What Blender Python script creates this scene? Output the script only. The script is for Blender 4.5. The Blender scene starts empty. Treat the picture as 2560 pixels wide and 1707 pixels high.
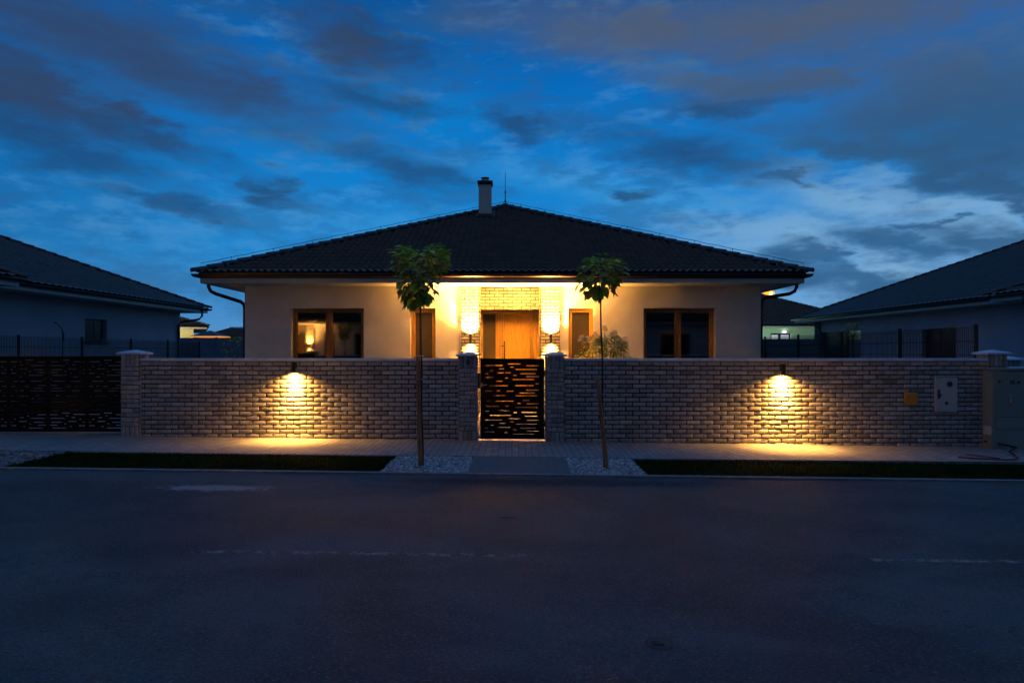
import bpy, math, random
from mathutils import Vector, Matrix, noise
random.seed(7)
R = math.radians
F = 1706.7          # focal length in photo pixels (24 mm lens)
EYE = 1.51          # camera height
sc = bpy.context.scene
col = sc.collection

# ------------------------------------------------------------------ camera
cam_d = bpy.data.cameras.new('camera'); cam = bpy.data.objects.new('camera', cam_d); col.objects.link(cam)
cam.location = (0, 0, EYE); cam.rotation_euler = (R(90), 0, 0)
cam_d.lens = 24; cam_d.sensor_width = 36; cam_d.shift_y = 24.5/2560; cam_d.clip_start = .05; cam_d.clip_end = 3000
sc.camera = cam
sc.view_settings.view_transform = 'Standard'; sc.view_settings.look = 'None'
sc.view_settings.exposure = .15; sc.view_settings.gamma = 1; sc.view_settings.use_curve_mapping = False
try:
    sc.cycles.use_denoising = True
    sc.cycles.max_bounces = 8
    sc.cycles.sample_clamp_indirect = 40
except Exception: pass

def lin(c):
    c = c/255.
    return c/12.92 if c <= .04045 else ((c+.055)/1.055)**2.4
def RGB(r, g, b): return (lin(r), lin(g), lin(b), 1)

# ------------------------------------------------------------------ world: dusk sky with streaked clouds
w = bpy.data.worlds.new('World'); sc.world = w; w.use_nodes = True
nt = w.node_tree; nt.nodes.clear()
class NT:
    def __init__(s, t): s.t = t
    def n(s, ty, **k):
        x = s.t.nodes.new(ty)
        for a, b in k.items(): setattr(x, a, b)
        return x
    def l(s, a, b): s.t.links.new(a, b)
    def set(s, sock, v):
        if hasattr(v, 'is_linked') or isinstance(v, bpy.types.NodeSocket): s.l(v, sock)
        else: sock.default_value = v
    def m(s, op, a, b=0., c=None, clamp=False):
        x = s.n('ShaderNodeMath', operation=op, use_clamp=clamp)
        s.set(x.inputs[0], a); s.set(x.inputs[1], b)
        if c is not None: s.set(x.inputs[2], c)
        return x.outputs[0]
    def mix(s, f, a, b):
        x = s.n('ShaderNodeMix', data_type='RGBA')
        s.set(x.inputs[0], f); s.set(x.inputs[6], a); s.set(x.inputs[7], b)
        return x.outputs[2]
    def mr(s, v, a, b, c, d, smooth=True):
        x = s.n('ShaderNodeMapRange', interpolation_type='SMOOTHSTEP' if smooth else 'LINEAR')
        for i, q in enumerate((v, a, b, c, d)): s.set(x.inputs[i], q)
        return x.outputs[0]
    def noise(s, vec, scale, detail=4, rough=.5, dist=0.):
        x = s.n('ShaderNodeTexNoise'); s.set(x.inputs['Vector'], vec)
        x.inputs['Scale'].default_value = scale; x.inputs['Detail'].default_value = detail
        x.inputs['Roughness'].default_value = rough; x.inputs['Distortion'].default_value = dist
        return x
g = NT(nt)
tc = g.n('ShaderNodeTexCoord'); sx = g.n('ShaderNodeSeparateXYZ'); g.l(tc.outputs['Generated'], sx.inputs[0])
DEG = 180/math.pi
az = g.m('MULTIPLY', g.m('ARCTAN2', sx.outputs[0], sx.outputs[1]), DEG)
el = g.m('MULTIPLY', g.m('ARCSINE', sx.outputs[2]), DEG)
cv = g.n('ShaderNodeCombineXYZ'); g.l(az, cv.inputs[0]); g.l(el, cv.inputs[1])
st = g.n('ShaderNodeMapping'); g.l(cv.outputs[0], st.inputs[0]); st.inputs['Scale'].default_value = (.10, .30, 1); st.inputs['Rotation'].default_value = (0, 0, R(-6))
nz1 = g.noise(st.outputs[0], 1.0, 5, .55)
nz2 = g.noise(st.outputs[0], 3.2, 5, .6)
nz3 = g.noise(st.outputs[0], .45, 3, .5)
sub = g.n('ShaderNodeVectorMath', operation='SUBTRACT'); g.l(nz1.outputs['Color'], sub.inputs[0]); sub.inputs[1].default_value = (.5, .5, .5)
scl = g.n('ShaderNodeVectorMath', operation='MULTIPLY'); g.l(sub.outputs[0], scl.inputs[0]); scl.inputs[1].default_value = (15, 4.0, 0)
wv = g.n('ShaderNodeVectorMath', operation='ADD'); g.l(cv.outputs[0], wv.inputs[0]); g.l(scl.outputs[0], wv.inputs[1])
sub2 = g.n('ShaderNodeVectorMath', operation='SUBTRACT'); g.l(nz2.outputs['Color'], sub2.inputs[0]); sub2.inputs[1].default_value = (.5, .5, .5)
scl2 = g.n('ShaderNodeVectorMath', operation='MULTIPLY'); g.l(sub2.outputs[0], scl2.inputs[0]); scl2.inputs[1].default_value = (6, 1.8, 0)
wv2 = g.n('ShaderNodeVectorMath', operation='ADD'); g.l(wv.outputs[0], wv2.inputs[0]); g.l(scl2.outputs[0], wv2.inputs[1])
def blob_group(blobs):
    out = None
    for (x, y, a, b, rot) in blobs:       # directions written as (x, y) of the overview picture, turned into azimuth/elevation
        u = x/.91875-1280; v = y/.91875-878
        A = math.atan(u/F); E = math.atan(-v/F*math.cos(A))
        mp = g.n('ShaderNodeMapping', vector_type='TEXTURE'); g.l(wv2.outputs[0], mp.inputs[0])
        mp.inputs['Location'].default_value = (A*DEG, E*DEG, 0); mp.inputs['Rotation'].default_value = (0, 0, R(-rot))
        mp.inputs['Scale'].default_value = (a*.0365, b*.0365, 1)
        ln = g.n('ShaderNodeVectorMath', operation='LENGTH'); g.l(mp.outputs[0], ln.inputs[0])
        d = ln.outputs['Value']
        out = d if out is None else g.m('SMOOTH_MIN', out, d, .25)
    return out
ramp = g.n('ShaderNodeValToRGB'); g.l(g.mr(el, 0, 40, 0, 1, False), ramp.inputs[0])
cr = ramp.color_ramp
stops = [(0, (88, 136, 182)), (.07, (64, 130, 186)), (.19, (34, 124, 188)), (.34, (14, 116, 188)), (.53, (6, 96, 170)), (.66, (9, 78, 142)), (.82, (18, 66, 116)), (1, (26, 60, 104))]
while len(cr.elements) < len(stops): cr.elements.new(.5)
for e, (p, c) in zip(cr.elements, stops): e.position = p; e.color = RGB(*c)
c = ramp.outputs[0]
# brighter after-glow low on the right
gl = g.m('MULTIPLY', g.mr(az, 2, 32, 0, 1), g.mr(el, 16, 3, 0, 1))
c = g.mix(g.m('MULTIPLY', gl, .60), c, RGB(125, 168, 205))
c = g.mix(g.m('MULTIPLY', g.mr(az, -18, -44, 0, 1), .45), c, RGB(6, 48, 98))
br = blob_group([(930, 240, 230, 70, 8), (1590, 165, 120, 34, 5), (760, 330, 250, 50, 10)])
c = g.mix(g.m('MULTIPLY', g.mr(br, 1.25, .2, 0, 1), .5), c, RGB(6, 120, 192))
lt = blob_group([(1330, 420, 330, 55, 8), (1000, 520, 380, 40, 3), (1560, 470, 180, 40, 12)])
c = g.mix(g.m('MULTIPLY', g.mr(lt, 1.3, .2, 0, 1), .45), c, RGB(52, 138, 196))
wh = blob_group([(1930, 450, 230, 50, 20), (2140, 470, 190, 34, 24), (1800, 540, 240, 46, 6), (2260, 540, 150, 34, 14), (2040, 620, 120, 26, 20)])
c = g.mix(g.m('MULTIPLY', g.mr(g.m('ADD', wh, g.m('MULTIPLY', g.m('SUBTRACT', nz2.outputs[0], .5), 1.4)), 1.4, .1, 0, 1), .62), c, RGB(122, 162, 192))
# thin general veils
veil = g.mr(g.m('ADD', g.m('MULTIPLY', nz1.outputs[0], .6), g.m('MULTIPLY', nz2.outputs[0], .4)), .46, .60, 0, 1)
c = g.mix(g.m('MULTIPLY', veil, .42), c, RGB(40, 80, 122))
veil2 = g.mr(g.m('ADD', g.m('MULTIPLY', nz3.outputs[0], .5), g.m('MULTIPLY', nz2.outputs[0], .5)), .50, .36, 0, 1)
c = g.mix(g.m('MULTIPLY', veil2, .30), c, RGB(84, 140, 184))
dB = blob_group([(930, 395, 190, 38, 14), (410, 466, 165, 17, 4), (655, 440, 90, 22, 22), (1215, 295, 115, 22, 8), (1590, 350, 220, 44, 12),
                 (1680, 238, 130, 16, 5), (120, 330, 190, 42, 10), (860, 225, 170, 26, 8), (1750, 395, 100, 16, 14), (280, 300, 220, 34, 10),
                 (1460, 436, 70, 10, 2), (860, 90, 150, 40, 15), (70, 230, 150, 70, 10)])
mB = g.mr(g.m('ADD', dB, g.m('MULTIPLY', g.m('SUBTRACT', nz2.outputs[0], .5), 1.4)), 1.55, .1, 0, 1)
c = g.mix(g.m('MULTIPLY', mB, .72), c, RGB(28, 60, 98))
dC = blob_group([(1850, 595, 100, 30, 22), (2070, 572, 160, 30, 12), (2130, 533, 80, 11, 6), (1990, 660, 200, 34, 10), (2290, 560, 110, 34, 10), (1900, 640, 110, 30, 12),
                 (2230, 400, 190, 40, 28), (2010, 350, 160, 26, 18), (2300, 480, 70, 14, 20)])
mC = g.mr(g.m('ADD', dC, g.m('MULTIPLY', g.m('SUBTRACT', nz2.outputs[0], .5), 1.5)), 1.4, .3, 0, 1)
c = g.mix(g.m('MULTIPLY', mC, .88), c, RGB(40, 84, 124))
dA = blob_group([(400, 160, 330, 72, 12), (560, 215, 170, 42, 8), (140, 60, 300, 60, 8), (80, 215, 190, 50, 8), (800, 110, 150, 50, 14)])
mA = g.mr(g.m('ADD', dA, g.m('MULTIPLY', g.m('SUBTRACT', nz2.outputs[0], .5), 1.5)), 1.7, .05, 0, 1)
c = g.mix(g.m('MULTIPLY', mA, .85), c, RGB(44, 62, 92))
dD = blob_group([(1450, 75, 330, 62, 6), (1880, 50, 420, 75, 3), (2260, 220, 380, 130, 12), (1750, 190, 330, 40, 8), (2330, 330, 180, 100, 20)])
mD = g.mr(g.m('ADD', dD, g.m('MULTIPLY', g.m('SUBTRACT', nz2.outputs[0], .5), 1.3)), 1.6, .1, 0, 1)
c = g.mix(g.m('MULTIPLY', mD, .9), c, g.mix(g.mr(el, 14, 25, 0, 1), RGB(42, 78, 114), RGB(72, 84, 104)))
# the sky opposite the after-glow is darker; unseen overhead raised to light the ground
bk = g.mr(g.m('ABSOLUTE', az), 50, 120, 1, .42)
ov = g.mr(el, 26, 60, 1, 3.0)
mul = g.n('ShaderNodeMix', data_type='RGBA', blend_type='MULTIPLY'); mul.inputs[0].default_value = 1
mul_in = g.mix(g.mr(g.m('ABSOLUTE', az), 50, 110, 0, .5), c, RGB(84, 98, 122))
k = g.m('MULTIPLY', bk, ov); kc = g.n('ShaderNodeCombineXYZ')
for i in range(3): g.l(k, kc.inputs[i])
g.l(mul_in, mul.inputs[6]); g.l(kc.outputs[0], mul.inputs[7])
# a little physical sky from a sun below the horizon
sky = g.n('ShaderNodeTexSky', sky_type='NISHITA'); sky.sun_disc = False; sky.sun_elevation = R(-4); sky.sun_rotation = R(35)
addc = g.n('ShaderNodeMix', data_type='RGBA', blend_type='ADD'); addc.inputs[0].default_value = .004
g.l(mul.outputs[2], addc.inputs[6]); g.l(sky.outputs[0], addc.inputs[7])
bg = g.n('ShaderNodeBackground'); bg.inputs[1].default_value = 1.1; g.l(addc.outputs[2], bg.inputs[0])
wo = g.n('ShaderNodeOutputWorld'); g.l(bg.outputs[0], wo.inputs[0])

# ------------------------------------------------------------------ materials
def mat(name, c, rough=.7, var=0., vscale=3., bump=0., bscale=40., spec=.5, c2=None, metal=0., tint=False, trans=0., aniso=None):
    m = bpy.data.materials.new(name); m.use_nodes = True; t = m.node_tree; t.nodes.clear(); q = NT(t)
    b = q.n('ShaderNodeBsdfPrincipled'); o = q.n('ShaderNodeOutputMaterial'); q.l(b.outputs[0], o.inputs[0])
    tc = q.n('ShaderNodeTexCoord'); vec = tc.outputs['Object']
    if aniso:
        mp = q.n('ShaderNodeMapping'); q.l(vec, mp.inputs[0]); mp.inputs['Scale'].default_value = aniso; vec = mp.outputs[0]
    b.inputs['Roughness'].default_value = rough; b.inputs['Metallic'].default_value = metal
    b.inputs['Specular IOR Level'].default_value = spec
    cc = (*c, 1)
    if var or c2:
        nz = q.noise(vec, vscale, 5, .6)
        lo = tuple(x*(1-var) for x in c)+(1,); hi = (*(c2 or tuple(min(1, x*(1+var)) for x in c)), 1)
        f = q.mr(nz.outputs[0], .32, .68, 0, 1)
        cc = q.mix(f, lo, hi)
    if tint:
        at = q.n('ShaderNodeAttribute', attribute_name='tint'); 
        mm = q.n('ShaderNodeMix', data_type='RGBA', blend_type='MULTIPLY'); mm.inputs[0].default_value = 1
        q.set(mm.inputs[6], cc); q.l(at.outputs['Color'], mm.inputs[7]); cc = mm.outputs[2]
    q.set(b.inputs['Base Color'], cc)
    if bump:
        n2 = q.noise(vec, bscale, 6, .65); bp = q.n('ShaderNodeBump'); bp.inputs['Strength'].default_value = bump; bp.inputs['Distance'].default_value = .01
        q.l(n2.outputs[0], bp.inputs['Height']); q.l(bp.outputs[0], b.inputs['Normal'])
    if trans:
        tr = q.n('ShaderNodeBsdfTranslucent'); q.set(tr.inputs[0], cc)
        ms = q.n('ShaderNodeMixShader'); ms.inputs[0].default_value = trans; q.l(b.outputs[0], ms.inputs[1]); q.l(tr.outputs[0], ms.inputs[2]); q.l(ms.outputs[0], o.inputs[0])
    return m
def emat(name, c, s):
    m = bpy.data.materials.new(name); m.use_nodes = True; t = m.node_tree; t.nodes.clear(); q = NT(t)
    e = q.n('ShaderNodeEmission'); e.inputs[0].default_value = (*c, 1); e.inputs[1].default_value = s
    o = q.n('ShaderNodeOutputMaterial'); q.l(e.outputs[0], o.inputs[0]); return m
MT = {}
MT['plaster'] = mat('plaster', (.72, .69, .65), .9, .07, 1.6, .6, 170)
MT['plaster_dark'] = mat('plaster_neighbour', (.44, .45, .52), .9, .08, .8, .2, 160)  # darker, bluer plaster tone for the neighbouring houses
MT['fascia'] = mat('white_fascia', (.62, .60, .57), .6, .04, 2)
MT['tile'] = mat('roof_tile', (.056, .037, .027), .46, .3, 2.5, .1, 60, spec=.38, tint=True)
MT['gutter'] = mat('gutter_metal', (.028, .018, .013), .28, .1, 2, spec=.6)
MT['brick'] = mat('rough_brick', (.335, .325, .33), .92, .16, 26, .4, 55, tint=True)
MT['brick_house'] = mat('entrance_brick', (.48, .43, .36), .9, .15, 24, .5, 55, tint=True)
MT['mortar'] = mat('dark_mortar', (.012, .009, .008), .95, .2, 30)
MT['coping'] = mat('concrete_coping', (.46, .56, .72), .45, .12, 6, .2, 90)
MT['oak'] = mat('oak_wood', (.66, .37, .06), .45, .16, 3, .1, 40, aniso=(14, 14, 1.2))
MT['oakd'] = mat('oak_frame', (.40, .17, .03), .45, .25, 3, .1, 40, aniso=(12, 12, 1.5))
MT['black'] = mat('black_metal', (.010, .009, .009), .45)
MT['gate'] = mat('gate_sheet', (.006, .004, .0035), .6, .2, 5, spec=.15)
MT['white'] = mat('white_metal', (.6, .6, .6), .5)
MT['steel'] = mat('steel', (.35, .35, .36), .35, metal=.8)
MT['zinc'] = mat('zinc_wire', (.06, .07, .08), .6)
MT['frost'] = mat('frosted_glass', (.085, .07, .04), .35, .1, 2)
MT['leadf'] = mat('lead_flashing', (.015, .015, .018), .6)
MT['screen'] = mat('fence_screen', (.16, .22, .30), .6, .1, 2)
MT['fence'] = mat('fence_post', (.012, .012, .013), .5)
MT['wire'] = mat('fence_wire', (.02, .022, .026), .5)
MT['bark'] = mat('bark', (.035, .026, .02), .85, .3, 30, .5, 80)
MT['stake'] = mat('stake_wood', (.36, .15, .06), .8, .35, 5, .5, 60, aniso=(6, 6, .8))
MT['leaf'] = mat('leaf', (.33, .47, .06), .5, .35, 9, tint=True, trans=.18)
MT['hleaf'] = mat('shrub_leaf', (.38, .44, .08), .6, .3, 20, tint=True, trans=.3)
MT['bloom'] = mat('cream_bloom', (.75, .66, .52), .8, .25, 60, tint=True, trans=.25)
MT['grass'] = mat('grass', (.012, .040, .005), .9, .3, 8, tint=True, spec=.03)
MT['soil'] = mat('lawn_soil', (.009, .018, .004), .95, .3, 12, spec=.05)
MT['earth'] = mat('earth', (.035, .035, .028), .95, .3, 1.5)
MT['stone'] = mat('pebble', (.30, .30, .31), .75, .25, 30, tint=True)
MT['gbase'] = mat('gravel_base', (.045, .045, .05), .95, .3, 40, .6, 60)
MT['kerb'] = mat('kerb_concrete', (.20, .20, .21), .8, .2, 10, .3, 80)
MT['cab'] = mat('cabinet_paint', (.21, .255, .235), .55, .08, 2, .15, 90)
MT['cabd'] = mat('cabinet_dark', (.03, .035, .035), .6)
MT['box'] = mat('meter_box_plastic', (.46, .47, .48), .5, .06, 3)
MT['yellow'] = mat('yellow_plastic', (.62, .27, .02), .5, .06, 3)
MT['hose'] = mat('red_hose', (.20, .02, .03), .6)
MT['tie'] = mat('blue_tie', (.16, .22, .36), .6)
MT['green_lit_wall'] = mat('green_lit_render', (.55, .62, .50), .9, .05, 1)  # white wall with the lamp's greenish cast put into its colour
MT['yellowwall'] = mat('yellow_render', (.58, .55, .34), .9, .05, 1)
MT['curtain'] = mat('white_blind', (.7, .7, .75), .8)
MT['lamp_on'] = emat('lamp_glow', (1, .72, .38), 14)
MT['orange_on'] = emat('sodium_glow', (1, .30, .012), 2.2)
MT['sodium_core'] = emat('sodium_core', (1, .72, .25), 12)
MT['led_on'] = emat('led_glow', (.9, 1, .95), 5)
MT['lit_blind'] = emat('lit_blind', (.62, .66, .80), .55)
MT['orange_edge_glow'] = emat('orange_edge_emission', (1, .35, .06), .75)  # lamp-lit carport edge painted as a glow of its own
def glass():
    m = mat('window_glass', (.004, .004, .004), .03, spec=.5); m.node_tree.nodes['Principled BSDF'].inputs['IOR'].default_value = 1.9; return m
MT['glass'] = glass()
MT['dimglass'] = mat('dim_window', (.006, .006, .007), .25, spec=.12)

def ground_mats():
    # asphalt
    m = bpy.data.materials.new('asphalt'); m.use_nodes = True; t = m.node_tree; t.nodes.clear(); q = NT(t)
    b = q.n('ShaderNodeBsdfPrincipled'); o = q.n('ShaderNodeOutputMaterial'); q.l(b.outputs[0], o.inputs[0])
    tc = q.n('ShaderNodeTexCoord'); vec = tc.outputs['Object']
    mp = q.n('ShaderNodeMapping'); q.l(vec, mp.inputs[0]); mp.inputs['Scale'].default_value = (.55, .85, 1)
    big = q.noise(mp.outputs[0], .9, 5, .55, .6); med = q.noise(vec, 6, 5, .6); fine = q.noise(vec, 60, 4, .8); sp = q.n('ShaderNodeTexVoronoi'); sp.inputs['Scale'].default_value = 55; q.l(vec, sp.inputs['Vector'])
    base = q.mix(q.mr(big.outputs[0], .36, .66, 0, 1), (.034, .050, .062, 1), (.094, .118, .132, 1))
    base = q.mix(q.m('MULTIPLY', q.mr(med.outputs[0], .4, .7, 0, 1), .35), base, (.085, .085, .09, 1))
    base = q.mix(q.m('MULTIPLY', q.mr(fine.outputs[0], .54, .68, 0, 1), .75), base, (.22, .225, .23, 1))
    base = q.mix(q.m('MULTIPLY', q.mr(fine.outputs[0], .45, .32, 0, 1), .85), base, (.008, .010, .012, 1))
    wn = q.noise(vec, 3.5, 5, .65); wn2 = q.noise(vec, 14, 5, .7)
    def patch(x, y, a, bb, colr, amt, wob=.9):
        nonlocal base
        p = q.n('ShaderNodeMapping', vector_type='TEXTURE'); q.l(vec, p.inputs[0]); p.inputs['Location'].default_value = (x, y, 0); p.inputs['Scale'].default_value = (a, bb, 1000)
        ln = q.n('ShaderNodeVectorMath', operation='LENGTH'); q.l(p.outputs[0], ln.inputs[0])
        d = q.m('ADD', ln.outputs['Value'], q.m('MULTIPLY', q.m('SUBTRACT', wn.outputs[0], .5), wob))
        d = q.m('ADD', d, q.m('MULTIPLY', q.m('SUBTRACT', wn2.outputs[0], .5), wob*1.4))
        base = q.mix(q.m('MULTIPLY', q.mr(d, 1.15, .5, 0, 1), amt), base, colr)
    patch(-3.2, 7.35, .62, .17, (.30, .30, .31, 1), .9, 1.3)
    patch(-1.3, 7.0, .22, .07, (.12, .12, .12, 1), .6)
    patch(1.9, 7.5, .9, .3, (.10, .095, .085, 1), .5)
    patch(5.2, 7.3, .5, .10, (.10, .10, .11, 1), .35)
    patch(-.3, 5.9, 1.5, .45, (.095, .085, .085, 1), .45)
    patch(-.05, 6.2, .12, .035, (.012, .011, .01, 1), .8)
    patch(.5, 7.9, 2.2, .25, (.020, .021, .024, 1), .6)
    patch(-3.4, 5.5, 1.3, .3, (.085, .085, .09, 1), .4)
    # thin crack lines and the seam beside the centre line
    vc = q.n('ShaderNodeTexVoronoi', feature='DISTANCE_TO_EDGE'); vc.inputs['Scale'].default_value = .33
    wmp = q.n('ShaderNodeVectorMath', operation='ADD'); q.l(vec, wmp.inputs[0]); q.l(wn.outputs['Color'], wmp.inputs[1]); q.l(wmp.outputs[0], vc.inputs['Vector'])
    base = q.mix(q.m('MULTIPLY', q.mr(vc.outputs['Distance'], .004, .0, 0, 1), q.m('MULTIPLY', q.mr(big.outputs[0], .5, .6, 0, 1), .7)), base, (.010, .010, .011, 1))
    q.l(base, b.inputs['Base Color']); q.l(q.mr(big.outputs[0], .3, .7, .62, .88), b.inputs['Roughness']); b.inputs['Specular IOR Level'].default_value = .12
    bp = q.n('ShaderNodeBump'); bp.inputs['Strength'].default_value = .9; bp.inputs['Distance'].default_value = .008
    q.l(q.m('ADD', fine.outputs[0], sp.outputs['Distance']), bp.inputs['Height']); q.l(bp.outputs[0], b.inputs['Normal'])
    MT['asphalt'] = m
    # pavers: 10 x 20 cm, long side towards the wall
    m = bpy.data.materials.new('block_paving'); m.use_nodes = True; t = m.node_tree; t.nodes.clear(); q = NT(t)
    b = q.n('ShaderNodeBsdfPrincipled'); o = q.n('ShaderNodeOutputMaterial'); q.l(b.outputs[0], o.inputs[0])
    tc = q.n('ShaderNodeTexCoord'); s = q.n('ShaderNodeSeparateXYZ'); q.l(tc.outputs['Object'], s.inputs[0]); cb = q.n('ShaderNodeCombineXYZ')
    q.l(s.outputs[1], cb.inputs[0]); q.l(s.outputs[0], cb.inputs[1])
    bt = q.n('ShaderNodeTexBrick'); q.l(cb.outputs[0], bt.inputs['Vector']); bt.inputs['Scale'].default_value = 1; bt.inputs['Brick Width'].default_value = .2
    bt.inputs['Row Height'].default_value = .1; bt.inputs['Mortar Size'].default_value = .005; bt.inputs['Mortar Smooth'].default_value = .3
    bt.inputs['Color1'].default_value = (.20, .205, .215, 1); bt.inputs['Color2'].default_value = (.27, .275, .285, 1); bt.inputs['Mortar'].default_value = (.045, .045, .045, 1)
    n1 = q.noise(tc.outputs['Object'], 1.3, 4, .6); n2 = q.noise(tc.outputs['Object'], 120, 3, .6)
    cc = q.mix(q.m('MULTIPLY', q.mr(n1.outputs[0], .35, .7, 0, 1), .45), bt.outputs[0], (.15, .145, .14, 1))
    cc = q.mix(q.m('MULTIPLY', q.mr(n2.outputs[0], .5, .8, 0, 1), .3), cc, (.33, .32, .31, 1))
    q.l(cc, b.inputs['Base Color']); b.inputs['Roughness'].default_value = .8
    bp = q.n('ShaderNodeBump'); bp.inputs['Strength'].default_value = .8; bp.inputs['Distance'].default_value = .006
    q.l(q.m('ADD', q.m('MULTIPLY', bt.outputs['Fac'], -1.), q.m('MULTIPLY', n2.outputs[0], .15)), bp.inputs['Height']); q.l(bp.outputs[0], b.inputs['Normal'])
    MT['paver'] = m
    MT['path'] = mat('exposed_aggregate', (.12, .128, .14), .9, .5, 45, .8, 70)
    # worn centre line
    m = bpy.data.materials.new('worn_line_paint'); m.use_nodes = True; t = m.node_tree; t.nodes.clear(); q = NT(t)
    b = q.n('ShaderNodeBsdfPrincipled'); o = q.n('ShaderNodeOutputMaterial'); tr = q.n('ShaderNodeBsdfTransparent'); ms = q.n('ShaderNodeMixShader')
    tc = q.n('ShaderNodeTexCoord'); n1 = q.noise(tc.outputs['Object'], 9, 5, .7); n2 = q.noise(tc.outputs['Object'], 70, 3, .7)
    f = q.mr(q.m('ADD', n1.outputs[0], q.m('MULTIPLY', n2.outputs[0], .7)), .68, 1.02, .10, .85)
    b.inputs['Base Color'].default_value = (.26, .26, .27, 1); b.inputs['Roughness'].default_value = .8
    q.l(f, ms.inputs[0]); q.l(tr.outputs[0], ms.inputs[1]); q.l(b.outputs[0], ms.inputs[2]); q.l(ms.outputs[0], o.inputs[0])
    MT['line'] = m
ground_mats()

# ------------------------------------------------------------------ mesh helpers
class MB:
    def __init__(s): s.v = []; s.f = []; s.t = []; s.sm = []
    def face(s, idx, tint=1., sm=False): s.f.append(tuple(idx)); s.t.append(tint); s.sm.append(sm)
    def quad(s, a, b, c, d, tint=1., sm=False):
        i = len(s.v); s.v += [tuple(a), tuple(b), tuple(c), tuple(d)]; s.face((i, i+1, i+2, i+3), tint, sm)
    def box(s, x0, x1, y0, y1, z0, z1, tint=1.):
        i = len(s.v)
        s.v += [(x0, y0, z0), (x1, y0, z0), (x1, y1, z0), (x0, y1, z0), (x0, y0, z1), (x1, y0, z1), (x1, y1, z1), (x0, y1, z1)]
        for q in ((0, 3, 2, 1), (4, 5, 6, 7), (0, 1, 5, 4), (1, 2, 6, 5), (2, 3, 7, 6), (3, 0, 4, 7)): s.face([i+k for k in q], tint)
    def bbox(s, x0, x1, y0, y1, z0, z1, b=.004):
        # box with bevelled vertical and horizontal edges (chamfer rings)
        i0 = len(s.v)
        def ring(ins, z):
            pts = [(x0+ins, y0+ins+b*(ins == 0)), (x0+ins+b*(ins == 0), y0+ins), (x1-ins-b*(ins == 0), y0+ins), (x1-ins, y0+ins+b*(ins == 0)),
                   (x1-ins, y1-ins-b*(ins == 0)), (x1-ins-b*(ins == 0), y1-ins), (x0+ins+b*(ins == 0), y1-ins), (x0+ins, y1-ins-b*(ins == 0))]
            s.v.extend((p[0], p[1], z) for p in pts)
        ring(b, z0); ring(0, z0+b); ring(0, z1-b); ring(b, z1)
        for r in range(3):
            for k in range(8): s.face((i0+r*8+k, i0+r*8+(k+1) % 8, i0+(r+1)*8+(k+1) % 8, i0+(r+1)*8+k))
        s.face([i0+k for k in range(7, -1, -1)]); s.face([i0+24+k for k in range(8)])
    def tube(s, pts, r, n=8, tint=1., cap=True, r1=None):
        pts = [Vector(p) for p in pts]; m = len(pts); i0 = len(s.v); up = Vector((0, 0, 1))
        for k, p in enumerate(pts):
            d = (pts[min(k+1, m-1)]-pts[max(k-1, 0)]).normalized()
            a = d.cross(up if abs(d.z) < .95 else Vector((0, 1, 0))).normalized(); b = a.cross(d)
            rr = r if r1 is None else r+(r1-r)*k/(m-1)
            if isinstance(r, (list, tuple)): rr = r[k]
            for j in range(n):
                t = 2*math.pi*j/n; s.v.append(tuple(p+a*rr*math.cos(t)+b*rr*math.sin(t)))
        for k in range(m-1):
            for j in range(n):
                s.face((i0+k*n+j, i0+k*n+(j+1) % n, i0+(k+1)*n+(j+1) % n, i0+(k+1)*n+j), tint, True)
        if cap:
            s.face([i0+j for j in range(n-1, -1, -1)], tint); s.face([i0+(m-1)*n+j for j in range(n)], tint)
    def build(s, name, m, parent=None, label=None):
        me = bpy.data.meshes.new(name); me.from_pydata(s.v, [], s.f); 
        me.polygons.foreach_set('use_smooth', s.sm)
        if any(t != 1. for t in s.t):
            at = me.attributes.new('tint', 'FLOAT_COLOR', 'FACE')
            buf = []
            for t in s.t:
                if isinstance(t, (tuple, list)): buf += [t[0], t[1], t[2], 1]
                else: buf += [t, t, t, 1]
            at.data.foreach_set('color', buf)
        else:
            at = me.attributes.new('tint', 'FLOAT_COLOR', 'FACE'); at.data.foreach_set('color', [1.]*4*len(s.f))
        me.materials.append(MT[m] if isinstance(m, str) else m); me.update()
        o = bpy.data.objects.new(name, me); col.objects.link(o)
        if parent is not None:
            o.parent = parent
            r = parent
            off = Vector((0, 0, 0))
            if parent.get('base') is not None: off = Vector(parent['base'])
            o.location = -off
        if label: o['label'] = label
        return o
BASES = {}
def thing(name, label, cat, loc=(0, 0, 0), group=None):
    o = bpy.data.objects.new(name, None); col.objects.link(o); o.location = loc; o['label'] = label; o['category'] = cat
    o.empty_display_size = .2; BASES[o.name] = loc
    if group: o['group'] = group
    return o
def part(mb, name, m, root, label=None):
    """mesh written in world coordinates, parented to a thing (an Empty at its base) or, one level deeper, to a part"""
    o = mb.build(name, m, None, label); o.parent = root
    if root.type == 'EMPTY': o.location = tuple(-x for x in root.location)
    return o
def tag(o, label, cat, group=None, kind=None):
    if label: o['label'] = label
    if cat: o['category'] = cat
    if group: o['group'] = group
    if kind: o['kind'] = kind
    return o
def copy_tree(o, parent=None):
    c = o.copy(); col.objects.link(c)
    if parent is not None: c.parent = parent
    for ch in list(o.children): copy_tree(ch, c)
    return c
def at(u, v, Y): return Vector(((u-1280)*Y/F, Y, EYE-(v-878)*Y/F))   # real position of a photographed point that stands Y metres away
def gz(x): return -.0125*max(-20, min(20, x))                           # the street falls gently to the right

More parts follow.
